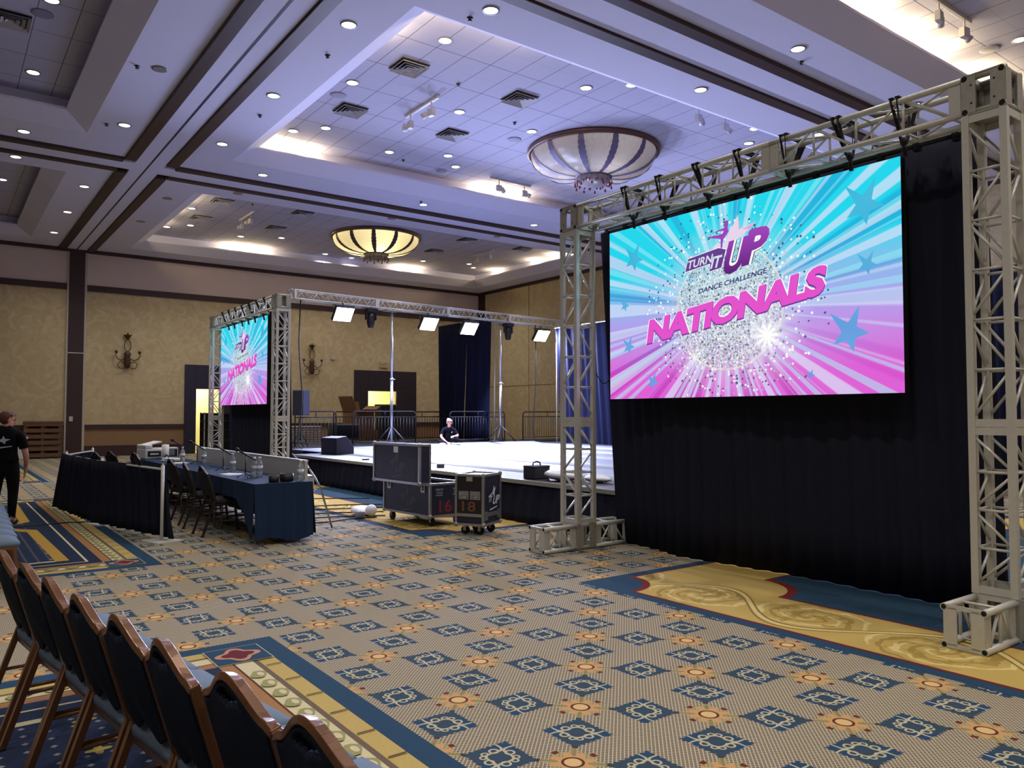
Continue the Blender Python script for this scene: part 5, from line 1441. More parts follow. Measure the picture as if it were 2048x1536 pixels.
M_vent = plain('vent_metal', (196, 194, 202), 0.5, 0.1, 0.05); M_ventdark = plain('vent_shadow_gap', (34, 34, 48), 0.9)
def make_vent():
    t = thing('air_vent', '', 'vent')
    m = MB(); m.box((0, 0, 0.01), (0.6, 0.6, 0.012)); m.build('dark_backing', M_ventdark, t)
    for k, s in enumerate((0.30, 0.22, 0.14, 0.07)):
        m = MB(); i = s-0.05
        P = [(-s, -s, -0.045), (s, -s, -0.045), (s, s, -0.045), (-s, s, -0.045)]; Q = [(-i, -i, -0.002), (i, -i, -0.002), (i, i, -0.002), (-i, i, -0.002)]
        m.add(P+Q, [(a, (a+1) % 4, 4+(a+1) % 4, 4+a) for a in range(4)]); m.build('louver', M_vent, t, solid=0.004)
    return t
vent = make_vent()
VENTS = [(7.30, 13.2, 'square vent in the middle coffer, nearest the camera beside the partition track'), (7.30, 15.88, 'square vent in the middle coffer near the partition track, beyond the track spotlights'), (9.95, 13.12, 'square vent in the middle coffer, second out and nearer the camera'), (9.93, 15.8, 'square vent in the middle coffer, second out and farther from the camera'),
         (7.20, 25.2, 'square vent in the far coffer, leftmost and nearer'), (7.24, 27.8, 'square vent in the far coffer, leftmost and farther'), (9.82, 25.1, 'square vent in the far coffer left of the chandelier, nearer one'), (9.84, 27.7, 'square vent in the far coffer left of the chandelier, farther one'), (16.52, 25.18, 'square vent in the far coffer right of the chandelier, nearer one'), (16.54, 27.7, 'square vent in the far coffer right of the chandelier, farther one'), (19.25, 25.2, 'square vent in the far coffer by its bright right end'), (0.88, 15.66, 'square vent in the left coffer at the picture corner')]
for k, (x, y, lab) in enumerate(VENTS):
    o = vent if k == 0 else copy_tree(vent); o.location = (x, y, ZT-0.016); tag(o, lab, 'vent', 'square ceiling vents')
M_spotw = plain('track_light_enamel', (206, 202, 206), 0.45)
def make_track():
    t = thing('track_light', '', 'spotlight')
    m = MB(); m.box((0, 0, -0.03), (1.45, 0.07, 0.06)); m.build('rail', M_spotw, t, bevel=0.008)
    for x, a in ((-0.42, 0.5), (0.50, -0.4)):
        m = MB(); m.tube((x, 0, -0.06), (x, 0, -0.20), 0.014, 8); o = m.build('stem', M_spotw, t)
        m = MB(); m.box((x, 0, -0.28), (0.17, 0.10, 0.17), Matrix.Rotation(a*0.3, 3, 'Z')); m.build('ballast', M_spotw, t, bevel=0.01)
        m = MB(); c = Vector((x+0.17, 0.05, -0.28)); d = Vector((0.5, 0.7*a, -0.35)).normalized(); m.tube(c-d*0.05, c+d*0.09, 0.05, 12, 0.07); m.tube((x+0.08, 0, -0.27), c, 0.012, 6); h = m.build('lamp_head', M_spotw, t)
        m = MB(); m.tube(c+d*0.085, c+d*0.091, 0.058, 12); m.build('lens', M_ventdark, h)
    return t
trk = make_track()
for k, (x, y, r, z, lab) in enumerate(((8.47, 14.75, PI/2, ZT, 'twin track spotlight among the vents of the middle coffer'), (13.35, 18.03, -0.0, ZT, 'twin track spotlight above the glowing edge of the middle coffer'), (13.5, 5.85, 0.0, ZT, 'twin track spotlight in the lit coffer above the near goalpost'), (8.42, 26.6, PI/2, ZT, 'twin track spotlight left of the far chandelier'), (18.35, 26.7, PI/2, ZT, 'twin track spotlight right of the far chandelier'), (13.8, 11.1, 0.0, ZT, 'pale track spotlight near the ceiling edge above the near screen beam'))):
    o = trk if k == 0 else copy_tree(trk); o.location = (x, y, z); o.rotation_euler = (0, 0, r); tag(o, lab, 'spotlight', 'track spotlights on the ceiling')
M_spr = plain('sprinkler_brass', (86, 80, 92), 0.4, 0.6)
def make_spr():
    m = MB(); m.lathe([(0.045, 0), (0.05, -0.006), (0.02, -0.01), (0.014, -0.04), (0.035, -0.05), (0.0, -0.054)], 10); m.tube((-.02, 0, -.01), (-.028, 0, -.05), 0.005, 5); m.tube((.02, 0, -.01), (.028, 0, -.05), 0.005, 5)
    return m.build('sprinkler', M_spr)
spr = make_spr()
for k, (x, y, z, lab) in enumerate(((6.58, 9.96, ZS, 'sprinkler at the near corner of the middle coffer'), (5.31, 12.49, ZS, 'sprinkler right of the partition track between the first and second downlight'), (5.27, 15.86, ZS, 'sprinkler right of the partition track between the second and third downlight'), (2.75, 14.9, ZS, 'sprinkler left of the partition track beside the dark fixture'), (2.8, 18.3, ZS, 'sprinkler left of the partition track near the cross beam'), (11.24, 19.58, ZS, 'sprinkler beside the middle downlight beyond the coffer'), (10.7, 14.3, ZT, 'sprinkler in the middle coffer left of the near chandelier'), (8.5, 13.3, ZT, 'sprinkler in the middle coffer beside the track spotlight'), (9.9, 18.2, ZT, 'sprinkler in the middle coffer near the cross beam'), (12.1, 7.75, ZS, 'sprinkler in the nearest bay soffit beside a downlight'), (6.4, 30.9, ZT, 'sprinkler in the far coffer at its left corner'), (8.1, 25.0, ZT, 'sprinkler in the far coffer between two vents'))):
    o = spr if k == 0 else spr.copy()
    if k: COL.objects.link(o)
    o.location = (x, y, z); tag(o, lab, 'sprinkler', 'ceiling sprinklers')
def make_spk():
    t = thing('ceiling_speaker', '', 'speaker')
    m = MB(); m.lathe([(0.16, 0), (0.17, -0.012), (0.15, -0.016), (0.0, -0.018)], 24); m.build('grille', plain('speaker_mesh', (150, 148, 172), 0.7, 0.1, 0.15, 200), t)
    return t
spk = make_spk()
for k, (x, y, lab) in enumerate(((11.36, 15.2, 'round ceiling speaker grille left of the near chandelier'), (11.21, 18.4, 'round ceiling speaker grille by the far edge of the middle coffer'), (6.75, 15.3, 'round ceiling speaker grille at the left edge of the middle coffer'), (15.61, 6.09, 'round ceiling speaker grille above the near goalpost'), (1.31, 15.13, 'round ceiling speaker grille in the left coffer'))):
    o = spk if k == 0 else copy_tree(spk); o.location = (x, y, ZT); tag(o, lab, 'speaker', 'round ceiling speakers')
def make_off():
    t = thing('unlit_downlight', '', 'downlight')
    m = MB(); m.lathe([(0.105, 0.0), (0.13, -0.004), (0.135, -0.014), (0.112, -0.016)], 20); m.build('trim_ring', M_ringm, t)
    m = MB(); m.lathe([(0.112, -0.012), (0.06, -0.006), (0.0, -0.006)], 20); m.build('dark_lens', M_ventdark, t)
    return t
off = make_off()
for k, (x, y, lab) in enumerate(((3.10, 14.79, 'dark unlit downlight left of the partition track'), (5.22, 23.65, 'dark unlit downlight at the near left corner of the far coffer'), (5.17, 27.02, 'dark unlit downlight left of the middle of the far coffer'), (6.69, 21.93, 'dark unlit downlight beyond the cross beam, nearest the partition track'), (11.48, 21.86, 'dark unlit downlight beyond the cross beam above the far chandelier'), (15.62, 21.9, 'dark unlit downlight beyond the cross beam, left of the near goalpost'))):
    o = off if k == 0 else copy_tree(off); o.location = (x, y, ZS); tag(o, lab, 'downlight', 'unlit downlights in the soffits')

# ------------------------------------------------------------------ chandeliers
def crystal(name, tint, emit):
    m, nt, b = new_mat(name)
    x, y, z, vec = coords('Object')
    a = xatan2(y, x); r = xsqrt(x*x+y*y)
    st = xsin(a*230)*0.5+0.5
    ringl = xclamp(1.0-abs(r-0.95)*18)
    nz = noise(14, 3, vec)
    k = xclamp(st*0.65+0.5*(nz-0.4)-0.35*ringl*(xsin(a*230) > 0.0))
    col = mixc(k, tuple(v*0.55 for v in lin(tint)[:3])+(1,), lin(tint))
    nt.links.new(col, b.inputs['Base Color']); b.inputs['Roughness'].default_value = 0.25
    b.inputs['Specular IOR Level'].default_value = 0.6
    tr = nt.nodes.new('ShaderNodeBsdfTranslucent'); nt.links.new(col, tr.inputs[0])
    mx = nt.nodes.new('ShaderNodeMixShader'); mx.inputs[0].default_value = 0.45
    nt.links.new(b.outputs[0], mx.inputs[1]); nt.links.new(tr.outputs[0], mx.inputs[2])
    nt.links.new(mx.outputs[0], nt.nodes['Material Output'].inputs[0])
    bump(b, X(st.v)*1.0, 0.5, 0.01)
    return m
def chandelier(x, y, label, tint, watt, warm, ribmat, dropmat, rot):
    t = thing('chandelier', label, 'chandelier', (x, y, ZT), rot, 'bowl chandeliers')
    R = 1.70
    m = MB(); m.lathe([(R-0.06, 0.0), (R, 0.0), (R+0.01, -0.04), (R, -0.11), (R-0.05, -0.13), (R-0.06, 0.0)], 72); m.build('rim', plain('chandelier_rim', (92, 62, 60), 0.4, 0.2, 0.1), t)
    def prof(s):                        # s 0 at rim .. 1 at the lower ring
        a = s*PI/2
        return (0.46+(R-0.09-0.46)*math.cos(a)**0.85 if s < 1 else 0.46, -0.10-0.60*math.sin(a)**1.0)
    P = [prof(i/16) for i in range(17)]
    m = MB(); n = 96
    vs = [(r*math.cos(2*PI*j/n), r*math.sin(2*PI*j/n), z) for r, z in P for j in range(n)]
    m.add(vs, [(i*n+j, i*n+(j+1) % n, (i+1)*n+(j+1) % n, (i+1)*n+j) for i in range(16) for j in range(n)], 0, True)
    m.build('crystal_bowl', crystal('crystal_%d' % int(watt), tint, 0), t, norm=False)
    for k in range(12):
        a0 = 2*PI*k/12; m = MB(); N = 44
        pts = []
        for sd in (-1, 1):
            row = []
            for i in range(N+1):
                s = i/N; r, z = prof(s)
                w = (0.055+0.05*math.sin(PI*min(1, s*0.95+.05)))*(0.80+0.24*abs(math.sin(s*PI*8)))*(1-0.35*s)
                if i == 0: w = 0.02
                row.append(((r+0.012)*math.cos(a0)-sd*w*math.sin(a0), (r+0.012)*math.sin(a0)+sd*w*math.cos(a0), z-0.014))
            pts.append(row)
        m.add(pts[0]+pts[1], [(i, i+1, N+1+i+1, N+1+i) for i in range(N)], 0, False)
        m.build('leaf_rib', ribmat, t, solid=0.01)
    m = MB(); m.lathe([(0.45, -0.66), (0.48, -0.68), (0.48, -0.71), (0.45, -0.72)], 40); m.build('lower_ring', ribmat, t)
    m = MB(); m.lathe([(0.44, -0.70), (0.43, -0.80), (0.36, -0.87), (0.15, -0.90), (0.0, -0.905)], 40); m.build('crystal_basket', crystal('basket_%d' % int(watt), tint, 0), t)
    for k in range(20):
        a = 2*PI*k/20; long = k % 2 == 0
        m = MB(); rr = 0.475; zt = -0.70; L = 0.20 if long else 0.11
        m.tube((rr*math.cos(a), rr*math.sin(a), zt), (rr*math.cos(a), rr*math.sin(a), zt-L), 0.004, 5)
        m.lathe([(0.0, 0), (0.012, -0.01), (0.026, -0.05), (0.024, -0.075), (0.0, -0.10)], 8, (rr*math.cos(a), rr*math.sin(a), zt-L))
        m.build('pendant', dropmat if long else ribmat, t)
    for k in range(16):
        a = 2*PI*k/16+0.1; m = MB(); m.lathe([(0.0, 0), (0.012, -0.01), (0.022, -0.05), (0.0, -0.09)], 8, (0.42*math.cos(a), 0.42*math.sin(a), -0.82)); m.build('pendant', dropmat, t)
    for k in range(3):
        a = 2*PI*k/3+0.3
        lamp('chandelier_lamp', 'POINT', (x+0.75*math.cos(a), y+0.75*math.sin(a), ZT-0.16), watt*0.5, warm, shadow_soft_size=0.08)
    return t
chandelier(13.5, 14.65, 'large pale crystal bowl chandelier nearest the camera, red drops at its base', (226, 220, 222), 36, (1, 0.93, 0.88), plain('lilac_leaf', (112, 104, 140), 0.5, 0.2), plain('red_glass_drop', (150, 36, 58), 0.15), 0.12)
chandelier(13.4, 26.75, 'far crystal bowl chandelier glowing warm yellow with dark ribs', (244, 234, 200), 170, (1, 0.88, 0.58), plain('dark_leaf', (82, 66, 76), 0.5, 0.2), plain('dark_glass_drop', (82, 40, 52), 0.15), 0.0)

# ------------------------------------------------------------------ wall fittings
M_iron = plain('bronze_scroll_iron', (92, 68, 48), 0.5, 0.4, 0.15)
def make_sconce():
    t = thing('wall_sconce', '', 'sconce')          # hangs in front of the wall; local y points into the room
    m = MB(); m.lathe([(0.03, -0.62), (0.10, -0.58), (0.12, -0.40), (0.10, -0.15), (0.13, -0.05), (0.08, 0.02), (0.0, 0.03)], 12, sy=0.7); m.build('body', M_iron, t)
    m = MB()
    for sg in (-1, 1): m.path([(0.0, 0, 0.02), (sg*0.09, 0, 0.10), (sg*0.12, 0, 0.25), (sg*0.09, 0, 0.40), (sg*0.02, 0, 0.50), (sg*0.05, 0, 0.56)], 0.016, 6)
    m.build('lyre_frame', M_iron, t)
    m = MB(); m.lathe([(0.03, 0.5), (0.05, 0.56), (0.14, 0.66), (0.16, 0.68), (0.03, 0.66), (0.0, 0.70)], 12, sy=0.6); m.ball((0, 0, 0.72), 0.035, 8, 6); m.build('finial', M_iron, t)
    for sg in (-1, 1):
        m = MB(); m.path([(sg*0.10, 0.02, -0.25), (sg*0.22, 0.06, -0.32), (sg*0.36, 0.10, -0.26), (sg*0.44, 0.10, -0.10), (sg*0.40, 0.10, -0.04)], 0.018, 6)
        m.lathe([(0.02, -0.06), (0.06, -0.02), (0.05, 0.05), (0.0, 0.06)], 10, (sg*0.41, 0.10, 0.0)); m.build('arm', M_iron, t)
        m = MB(); m.path([(sg*0.10, 0.02, -0.42), (sg*0.26, 0.05, -0.36), (sg*0.35, 0.05, -0.48), (sg*0.28, 0.05, -0.62), (sg*0.12, 0.03, -0.64)], 0.016, 6); m.build('scroll', M_iron, t)
    return t
sc_ = make_sconce()
for k, (x, lab) in enumerate(((5.92, 'bronze scrolled wall sconce between the dark jamb and the distant goalpost'), (13.38, 'bronze scrolled wall sconce left of the dark doorway'))):
    o = sc_ if k == 0 else copy_tree(sc_); o.location = (x, YN-0.10, 3.98); o.rotation_euler = (0, 0, PI); tag(o, lab, 'sconce', 'bronze wall sconces')
m = MB(); m.bx(-0.10, 0.10, -0.05, 0, -0.09, 0.09); o = m.build('wall_box', M_jamb, bevel=0.01); o.location = (14.4, YN, 4.15); tag(o, 'small cream wall box right of the second sconce', 'wall box')
ex = thing('exit_sign', 'pale exit sign on the wall above the dark doorway', 'sign', (16.95, YN-0.0, 3.92))
m = MB(); m.bx(-0.20, 0.20, -0.06, 0, -0.14, 0.14); m.build('housing', plain('sign_cream', (196, 178, 146), 0.6), ex, bevel=0.01)
a = MB(); put_text(a, 'EXIT', (-0.15, -0.07, 0.30, 0.14), 0, 0.01); m = MB(); T = wallT((0, -0.0615, 0), (1, 0, 0), (0, -1, 0)); m.add([T @ Vector(v) for v in a.v], a.f); m.build('lettering', plain('sign_red', (150, 96, 84), 0.6), ex)
m = MB(); m.bx(-0.06, 0.06, -0.015, 0, -0.09, 0.09); m.bx(-0.03, 0.03, -0.02, -0.015, 0.01, 0.06); m.bx(-0.03, 0.03, -0.02, -0.015, -0.06, -0.01); o = m.build('wall_outlet', M_offwhite); o.location = (4.05, YN-0.09, 1.42); tag(o, 'white outlet plate low on the dark jamb', 'outlet')
# pallets leaning on the far wall and a white bin
M_pal = plain('weathered_pallet_wood', (118, 86, 62), 0.85, 0, 0.25, 5, 0.1)
def pallet(loc, rx, lab):
    t = thing('pallet', lab, 'pallet', loc, 0, 'pallets against the far wall'); t.rotation_euler = (rx, 0, 0)
    for z in (0.05, 0.28, 0.50, 0.72, 0.94, 1.16):
        m = MB(); m.bx(-0.58, 0.58, -0.02, 0.0, z, z+0.14); m.build('slat', M_pal, t)
    for x in (-0.54, 0.0, 0.54):
        m = MB(); m.bx(x-0.045, x+0.045, 0, 0.10, 0, 1.28); m.build('stringer', M_pal, t)
    m = MB(); m.bx(-0.60, 0.60, -0.03, 0.12, 1.26, 1.34); m.build('top_board', M_pal, t)
    return t
pallet((3.12, 32.45, 0.0), -0.08, 'wooden pallet on edge in front, leaning by the dark jamb')
pallet((3.20, 32.68, 0.0), -0.08, 'wooden pallet on edge behind the front one by the dark jamb')
bn = thing('waste_bin', 'white waste bin by the far wall left of the pallets', 'bin', (2.42, 32.3, 0))
m = MB(); m.poly([(-0.2, -0.2), (0.2, -0.2), (0.2, 0.2), (-0.2, 0.2)], 0, 0.72); m.v = [(x*(0.85+0.2*z), y*(0.85+0.2*z), z) for x, y, z in m.v]; m.build('body', M_white, bn, bevel=0.02)
m = MB(); m.bx(-0.23, 0.23, -0.23, 0.23, 0.72, 0.79); m.build('bag_rim', M_white, bn, bevel=0.02)

# ------------------------------------------------------------------ people
def clothes(name, body, nodes, edges, rule, off, mat, parent):
    """garment that follows the body: the body's faces whose nearest bone passes RULE, pushed out by OFF"""
    me = body.data; segs = []
    for a, b in edges:
        P, Q = Vector(nodes[a][0]), Vector(nodes[b][0]); ra = nodes[a][1]; rb = nodes[b][1]
        segs.append((a, b, P, Q, sum(ra)/2 if isinstance(ra, tuple) else ra, sum(rb)/2 if isinstance(rb, tuple) else rb))
    keep = []
    for p in me.polygons:
        c = p.center; best = None
        for a, b, P, Q, ra, rb in segs:
            d = Q-P; t = max(0, min(1, (c-P).dot(d)/max(d.length_squared, 1e-9)))
            q = (c-(P+d*t)).length/(ra+(rb-ra)*t)
            if best is None or q < best[0]: best = (q, a, b, t)
        if rule(best[1], best[2], best[3]): keep.append(p.index)
    used = {}; m = MB(); fs = []
    for i in keep:
        f = []
        for v in me.polygons[i].vertices:
            if v not in used: used[v] = len(m.v); m.v.append(tuple(me.vertices[v].co+me.vertices[v].normal*off))
            f.append(used[v])
        m.f.append(f); m.mi.append(0); m.sm.append(True)
    return m.build(name, mat, parent, solid=0.006, norm=False)
def tee_rule(a, b, t):
    return (a, b) in (('waist', 'chest'), ('chest', 'clav'), ('clav', 'sr'), ('clav', 'sl')) or ((a, b) == ('pel', 'waist') and t > 0.15) or ((a, b) in (('sr', 'er'), ('sl', 'el')) and t < 0.72) or ((a, b) == ('clav', 'neck') and t < 0.45)
def leg_rule(a, b, t):
    return (a, b) in (('pel', 'hr'), ('hr', 'kr'), ('kr', 'cr'), ('pel', 'hl'), ('hl', 'kl'), ('kl', 'cl')) or ((a, b) == ('pel', 'waist') and t < 0.6) or ((a, b) in (('cr', 'ar'), ('cl', 'al')) and t < 0.85)
M_skin = plain('skin', (222, 164, 142), 0.55, 0, 0.05, 20, 0, 0.3)
M_tee = plain('black_cotton', (20, 21, 27), 0.95, 0, 0.15, 30, 0.05, 0.1)
M_legg = plain('black_leggings', (15, 16, 20), 0.9, 0, 0.1, 30, 0.05, 0.15)
M_hairb = plain('blond_hair', (206, 182, 150), 0.6, 0, 0.2, 40, 0.2)
M_hairr = plain('auburn_hair', (112, 62, 44), 0.6, 0, 0.25, 40, 0.2)
M_shoe = plain('white_shoe', (214, 216, 226), 0.6)
M_eye = plain('dark_eye', (30, 24, 24), 0.3); M_lip = plain('lip', (168, 84, 84), 0.5); M_print = plain('white_print', (190, 194, 204), 0.8)
def hand(nodes, edges, pre, wrist, c, d, side, up, curl):
    """palm with five separate bent fingers; d = along the fingers, side = towards the thumb, up = back of the hand"""
    c, d, side, up = Vector(c), Vector(d).normalized(), Vector(side).normalized(), Vector(up).normalized()
    nodes[pre+'p'] = (tuple(c), (0.034, 0.016)); edges.append((wrist, pre+'p'))
    for k, (off, L) in enumerate(((0.028, 0.066), (0.010, 0.074), (-0.009, 0.068), (-0.027, 0.053))):
        a = c+d*0.045+side*off; b = a+d*L*0.5-up*L*0.12*curl; e = b+(d*(1-0.4*curl)-up*0.55*curl).normalized()*L*0.5
        nodes[pre+'k%d' % k] = (tuple(a), 0.0092); nodes[pre+'m%d' % k] = (tuple(b), 0.0086); nodes[pre+'t%d' % k] = (tuple(e), 0.0072)
        edges += [(pre+'p', pre+'k%d' % k), (pre+'k%d' % k, pre+'m%d' % k), (pre+'m%d' % k, pre+'t%d' % k)]
    a = c-d*0.012+side*0.036; b = a+(d*0.7+side*0.7-up*0.2).normalized()*0.034; e = b+(d+side*0.2-up*0.2).normalized()*0.028
    for nm, p, r in (('h0', a, 0.012), ('h1', b, 0.0105), ('h2', e, 0.0085)): nodes[pre+nm] = (tuple(p), r)
    edges += [(pre+'p', pre+'h0'), (pre+'h0', pre+'h1'), (pre+'h1', pre+'h2')]
def face(parent, c, fwd, rt, s=1.0, hair=None, tie=None):
    """head details on a skull centred at c; fwd = where the face looks"""
    c, f, r = Vector(c), Vector(fwd).normalized(), Vector(rt).normalized(); u = r.cross(f)*-1 if r.cross(f).z < 0 else r.cross(f)
    R = Matrix((r, f, u)).transposed()
    for sg in (-1, 1):
        m = MB(); m.ball((0, 0, 0), (0.013*s, 0.008*s, 0.008*s), 10, 6); m.v = [tuple(R @ Vector(v)+c+r*sg*0.032*s+f*0.087*s+u*0.012*s) for v in m.v]; m.build('eye', M_eye, parent)
        m = MB(); m.ball((0, 0, 0), (0.011*s, 0.022*s, 0.032*s), 10, 6); m.v = [tuple(R @ Vector(v)+c+r*sg*0.078*s-f*0.005*s) for v in m.v]; m.build('ear', M_skin, parent)
        m = MB(); m.box((0, 0, 0), (0.034*s, 0.008*s, 0.006*s)); m.v = [tuple(R @ Vector(v)+c+r*sg*0.032*s+f*0.088*s+u*0.034*s) for v in m.v]; m.build('eyebrow', M_hairr, parent)
    m = MB(); m.ball((0, 0, 0), (0.024*s, 0.008*s, 0.009*s), 10, 6); m.v = [tuple(R @ Vector(v)+c+f*0.084*s-u*0.048*s) for v in m.v]; m.build('mouth', M_lip, parent)
    h = MB(); n, mm = 20, 12; vs = []
    for i in range(mm+1):
        th = PI*i/mm
        for j in range(n):
            ph = 2*PI*j/n; q = Vector((math.sin(th)*math.cos(ph), math.sin(th)*math.sin(ph), math.cos(th)))
            w = 1.0+0.03*math.sin(ph*9+i)
            p = Vector((q.x*0.090, q.y*0.108-0.012, q.z*0.105+0.030))*w
            if q.y > 0.15: p.z = max(p.z, 0.068+0.01*math.sin(ph*7)); p.y = min(p.y, 0.088)
            elif q.z < 0: p.z = max(p.z, -0.072)
            vs.append(R @ (p*s)+c)
    h.add(vs, [(i*n+j, i*n+(j+1) % n, (i+1)*n+(j+1) % n, (i+1)*n+j) for i in range(mm) for j in range(n)], 0, True)
    o = h.build('hair', hair, parent)
    if tie is not None:
        b = MB(); b.ball((0, 0, 0), (0.05*s, 0.05*s, 0.05*s), 12, 8); b.v = [tuple(Vector(v)+c+R @ (Vector(tie)*s)) for v in b.v]; b.build('hair_bun', hair, o)
def head_nodes(nodes, edges, neck, c, f):
    c, f = Vector(c), Vector(f).normalized(); u = Vector((0, 0, 1))
    nodes['skull'] = (tuple(c+u*0.035-f*0.012), (0.077, 0.088)); nodes['jaw'] = (tuple(c-u*0.055+f*0.022), (0.056, 0.060)); nodes['crown'] = (tuple(c+u*0.092-f*0.012), (0.050, 0.058))
    nodes['nose'] = (tuple(c+f*0.098-u*0.012), 0.013); nodes['chin'] = (tuple(c-u*0.098+f*0.060), 0.024)
    edges += [(neck, 'jaw'), ('jaw', 'skull'), ('skull', 'crown'), ('skull', 'nose'), ('jaw', 'chin')]

# woman sitting on the stage smoothing the white floor
w1 = thing('person', 'blond person in black tee sitting on the white stage floor, one hand on it', 'person', (13.05, 20.95, SZ), -0.50)
N = {'pel': ((0, 0.06, 0.12), (0.16, 0.13)), 'waist': ((0.0, 0.05, 0.27), (0.125, 0.105)), 'chest': ((0.01, 0.0, 0.43), (0.145, 0.11)), 'clav': ((0.015, -0.02, 0.515), (0.10, 0.075)), 'neck': ((0.02, -0.045, 0.575), 0.050),
     'sr': ((-0.155, 0.0, 0.48), 0.058), 'er': ((-0.235, -0.10, 0.27), 0.043), 'fr': ((-0.15, -0.21, 0.17), 0.036), 'wr': ((-0.05, -0.31, 0.085), 0.026),
     'sl': ((0.175, 0.0, 0.475), 0.058), 'el': ((0.30, -0.04, 0.29), 0.044), 'fl': ((0.25, -0.16, 0.29), 0.036), 'wl': ((0.18, -0.25, 0.285), 0.026),
     'hr': ((-0.10, 0.03, 0.10), 0.105), 'kr': ((-0.30, -0.24, 0.10), 0.068), 'cr': ((-0.14, -0.29, 0.075), 0.055), 'ar': ((0.03, -0.25, 0.06), 0.040), 'tr': ((0.06, -0.33, 0.045), 0.036),
     'hl': ((0.10, 0.03, 0.10), 0.105), 'kl': ((0.28, -0.24, 0.20), 0.068), 'cl': ((0.22, -0.18, 0.08), 0.055), 'al': ((0.10, -0.12, 0.055), 0.040), 'tl': ((0.20, -0.30, 0.045), 0.034)}
Eg = [('pel', 'waist'), ('waist', 'chest'), ('chest', 'clav'), ('clav', 'neck'), ('clav', 'sr'), ('sr', 'er'), ('er', 'fr'), ('fr', 'wr'), ('clav', 'sl'), ('sl', 'el'), ('el', 'fl'), ('fl', 'wl'),
      ('pel', 'hr'), ('hr', 'kr'), ('kr', 'cr'), ('cr', 'ar'), ('ar', 'tr'), ('pel', 'hl'), ('hl', 'kl'), ('kl', 'cl'), ('cl', 'al'), ('al', 'tl')]
HC = (0.03, -0.085, 0.70); FW = Vector((0.12, -1.0, -0.05)).normalized(); RT = Vector((1.0, 0.12, 0)).normalized()
body_n, body_e = dict(N), list(Eg)
head_nodes(body_n, body_e, 'neck', HC, FW)
hand(body_n, body_e, 'R', 'wr', (-0.015, -0.355, 0.055), (0.55, -0.8, -0.35), (0.8, 0.5, 0), (0, -0.3, 1), 0.5)
hand(body_n, body_e, 'L', 'wl', (0.145, -0.29, 0.28), (-0.6, -0.7, -0.25), (-0.7, 0.6, 0.2), (0, -0.2, 1), 0.7)
b1 = skin_part('body', body_n, body_e, 'pel', M_skin, w1)
clothes('tee_shirt', b1, body_n, body_e, tee_rule, 0.014, M_tee, w1)
clothes('leggings', b1, body_n, body_e, leg_rule, 0.006, M_legg, w1)
for p in ((-0.20, -0.36, 0.042), (0.24, -0.34, 0.042)):
    m = MB(); m.ball(p, (0.12, 0.052, 0.042), 14, 8); m.build('shoe', M_shoe, w1)
m = MB(); m.poly([(0.085, 0.405), (0.13, 0.44), (0.12, 0.40), (0.10, 0.375)], 0, None, 0, Matrix.Translation((0, -0.135, 0)) @ Matrix.Rotation(PI/2, 4, 'X')); m.build('shirt_print', M_print, w1)
face(w1, HC, FW, RT, 1.0, M_hairb, (-0.02, -0.09, 0.10))

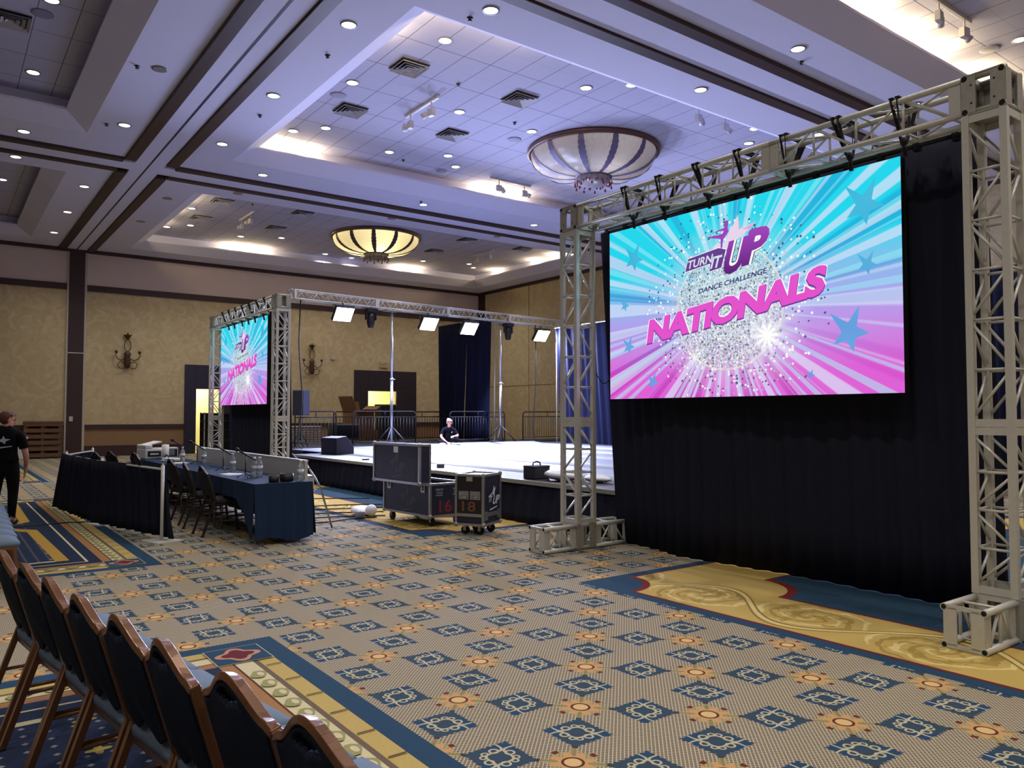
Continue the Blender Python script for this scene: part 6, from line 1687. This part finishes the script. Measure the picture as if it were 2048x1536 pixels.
# woman standing at the picture edge, seen from behind
w2 = thing('person', 'auburn haired person in black tee standing at the picture edge, seen from behind', 'person', (0.83, 13.35, 0), -0.28)
H = {'pel': ((0, 0, 0.86), (0.165, 0.125)), 'waist': ((0, 0.01, 1.03), (0.125, 0.105)), 'chest': ((0, 0.0, 1.21), (0.155, 0.115)), 'clav': ((0, 0.0, 1.325), (0.115, 0.078)), 'neck': ((0, 0.015, 1.40), 0.050),
     'sr': ((0.175, 0.0, 1.285), 0.060), 'er': ((0.245, 0.02, 1.03), 0.042), 'fr': ((0.245, 0.07, 0.92), 0.037), 'wr': ((0.225, 0.14, 0.82), 0.026),
     'sl': ((-0.175, 0.0, 1.285), 0.060), 'el': ((-0.25, 0.0, 1.03), 0.042), 'fl': ((-0.25, 0.05, 0.92), 0.037), 'wl': ((-0.22, 0.10, 0.80), 0.026),
     'hr': ((0.095, 0, 0.80), 0.098), 'kr': ((0.10, 0.015, 0.46), 0.062), 'cr': ((0.10, -0.02, 0.32), 0.056), 'ar': ((0.10, -0.03, 0.09), 0.038), 'tr': ((0.115, 0.12, 0.035), 0.036),
     'hl': ((-0.095, 0, 0.80), 0.098), 'kl': ((-0.13, 0.06, 0.46), 0.062), 'cl': ((-0.14, 0.03, 0.32), 0.056), 'al': ((-0.15, 0.01, 0.09), 0.038), 'tl': ((-0.16, 0.16, 0.035), 0.036)}
Hb = [('pel', 'waist'), ('waist', 'chest'), ('chest', 'clav'), ('clav', 'neck'), ('clav', 'sr'), ('sr', 'er'), ('er', 'fr'), ('fr', 'wr'), ('clav', 'sl'), ('sl', 'el'), ('el', 'fl'), ('fl', 'wl'),
      ('pel', 'hr'), ('hr', 'kr'), ('kr', 'cr'), ('cr', 'ar'), ('ar', 'tr'), ('pel', 'hl'), ('hl', 'kl'), ('kl', 'cl'), ('cl', 'al'), ('al', 'tl')]
HC = (0.015, 0.025, 1.515); FW = Vector((0.93, 0.36, -0.05)).normalized(); RT = Vector((0.36, -0.93, 0)).normalized()
bn_, be_ = dict(H), list(Hb)
head_nodes(bn_, be_, 'neck', HC, FW)
hand(bn_, be_, 'R', 'wr', (0.215, 0.165, 0.765), (-0.1, 0.25, -0.95), (0, 1, 0.2), (1, 0, 0), 0.4)
hand(bn_, be_, 'L', 'wl', (-0.215, 0.12, 0.745), (0.1, 0.2, -0.95), (0, 1, 0.2), (-1, 0, 0), 0.4)
b2 = skin_part('body', bn_, be_, 'pel', M_skin, w2)
clothes('tee_shirt', b2, bn_, be_, tee_rule, 0.016, M_tee, w2)
clothes('leggings', b2, bn_, be_, leg_rule, 0.006, M_legg, w2)
for x, y in ((0.11, 0.06), (-0.155, 0.10)):
    m = MB(); m.ball((x, y, 0.042), (0.052, 0.135, 0.042), 14, 8); m.build('shoe', M_black, w2)
m = MB(); TT = Matrix.Translation((0, -0.145, 0)) @ Matrix.Rotation(PI/2, 4, 'X')
m.poly([(-0.10, 1.22), (-0.02, 1.245), (0.0, 1.29), (0.02, 1.245), (0.09, 1.24), (0.03, 1.21), (0.02, 1.17), (-0.02, 1.20)], 0, None, 0, TT); m.poly([(-0.12, 1.12), (0.10, 1.145), (0.11, 1.135), (-0.11, 1.10)], 0, None, 0, TT)
m.build('shirt_print', M_print, w2)
face(w2, HC, FW, RT, 1.0, M_hairr, None)
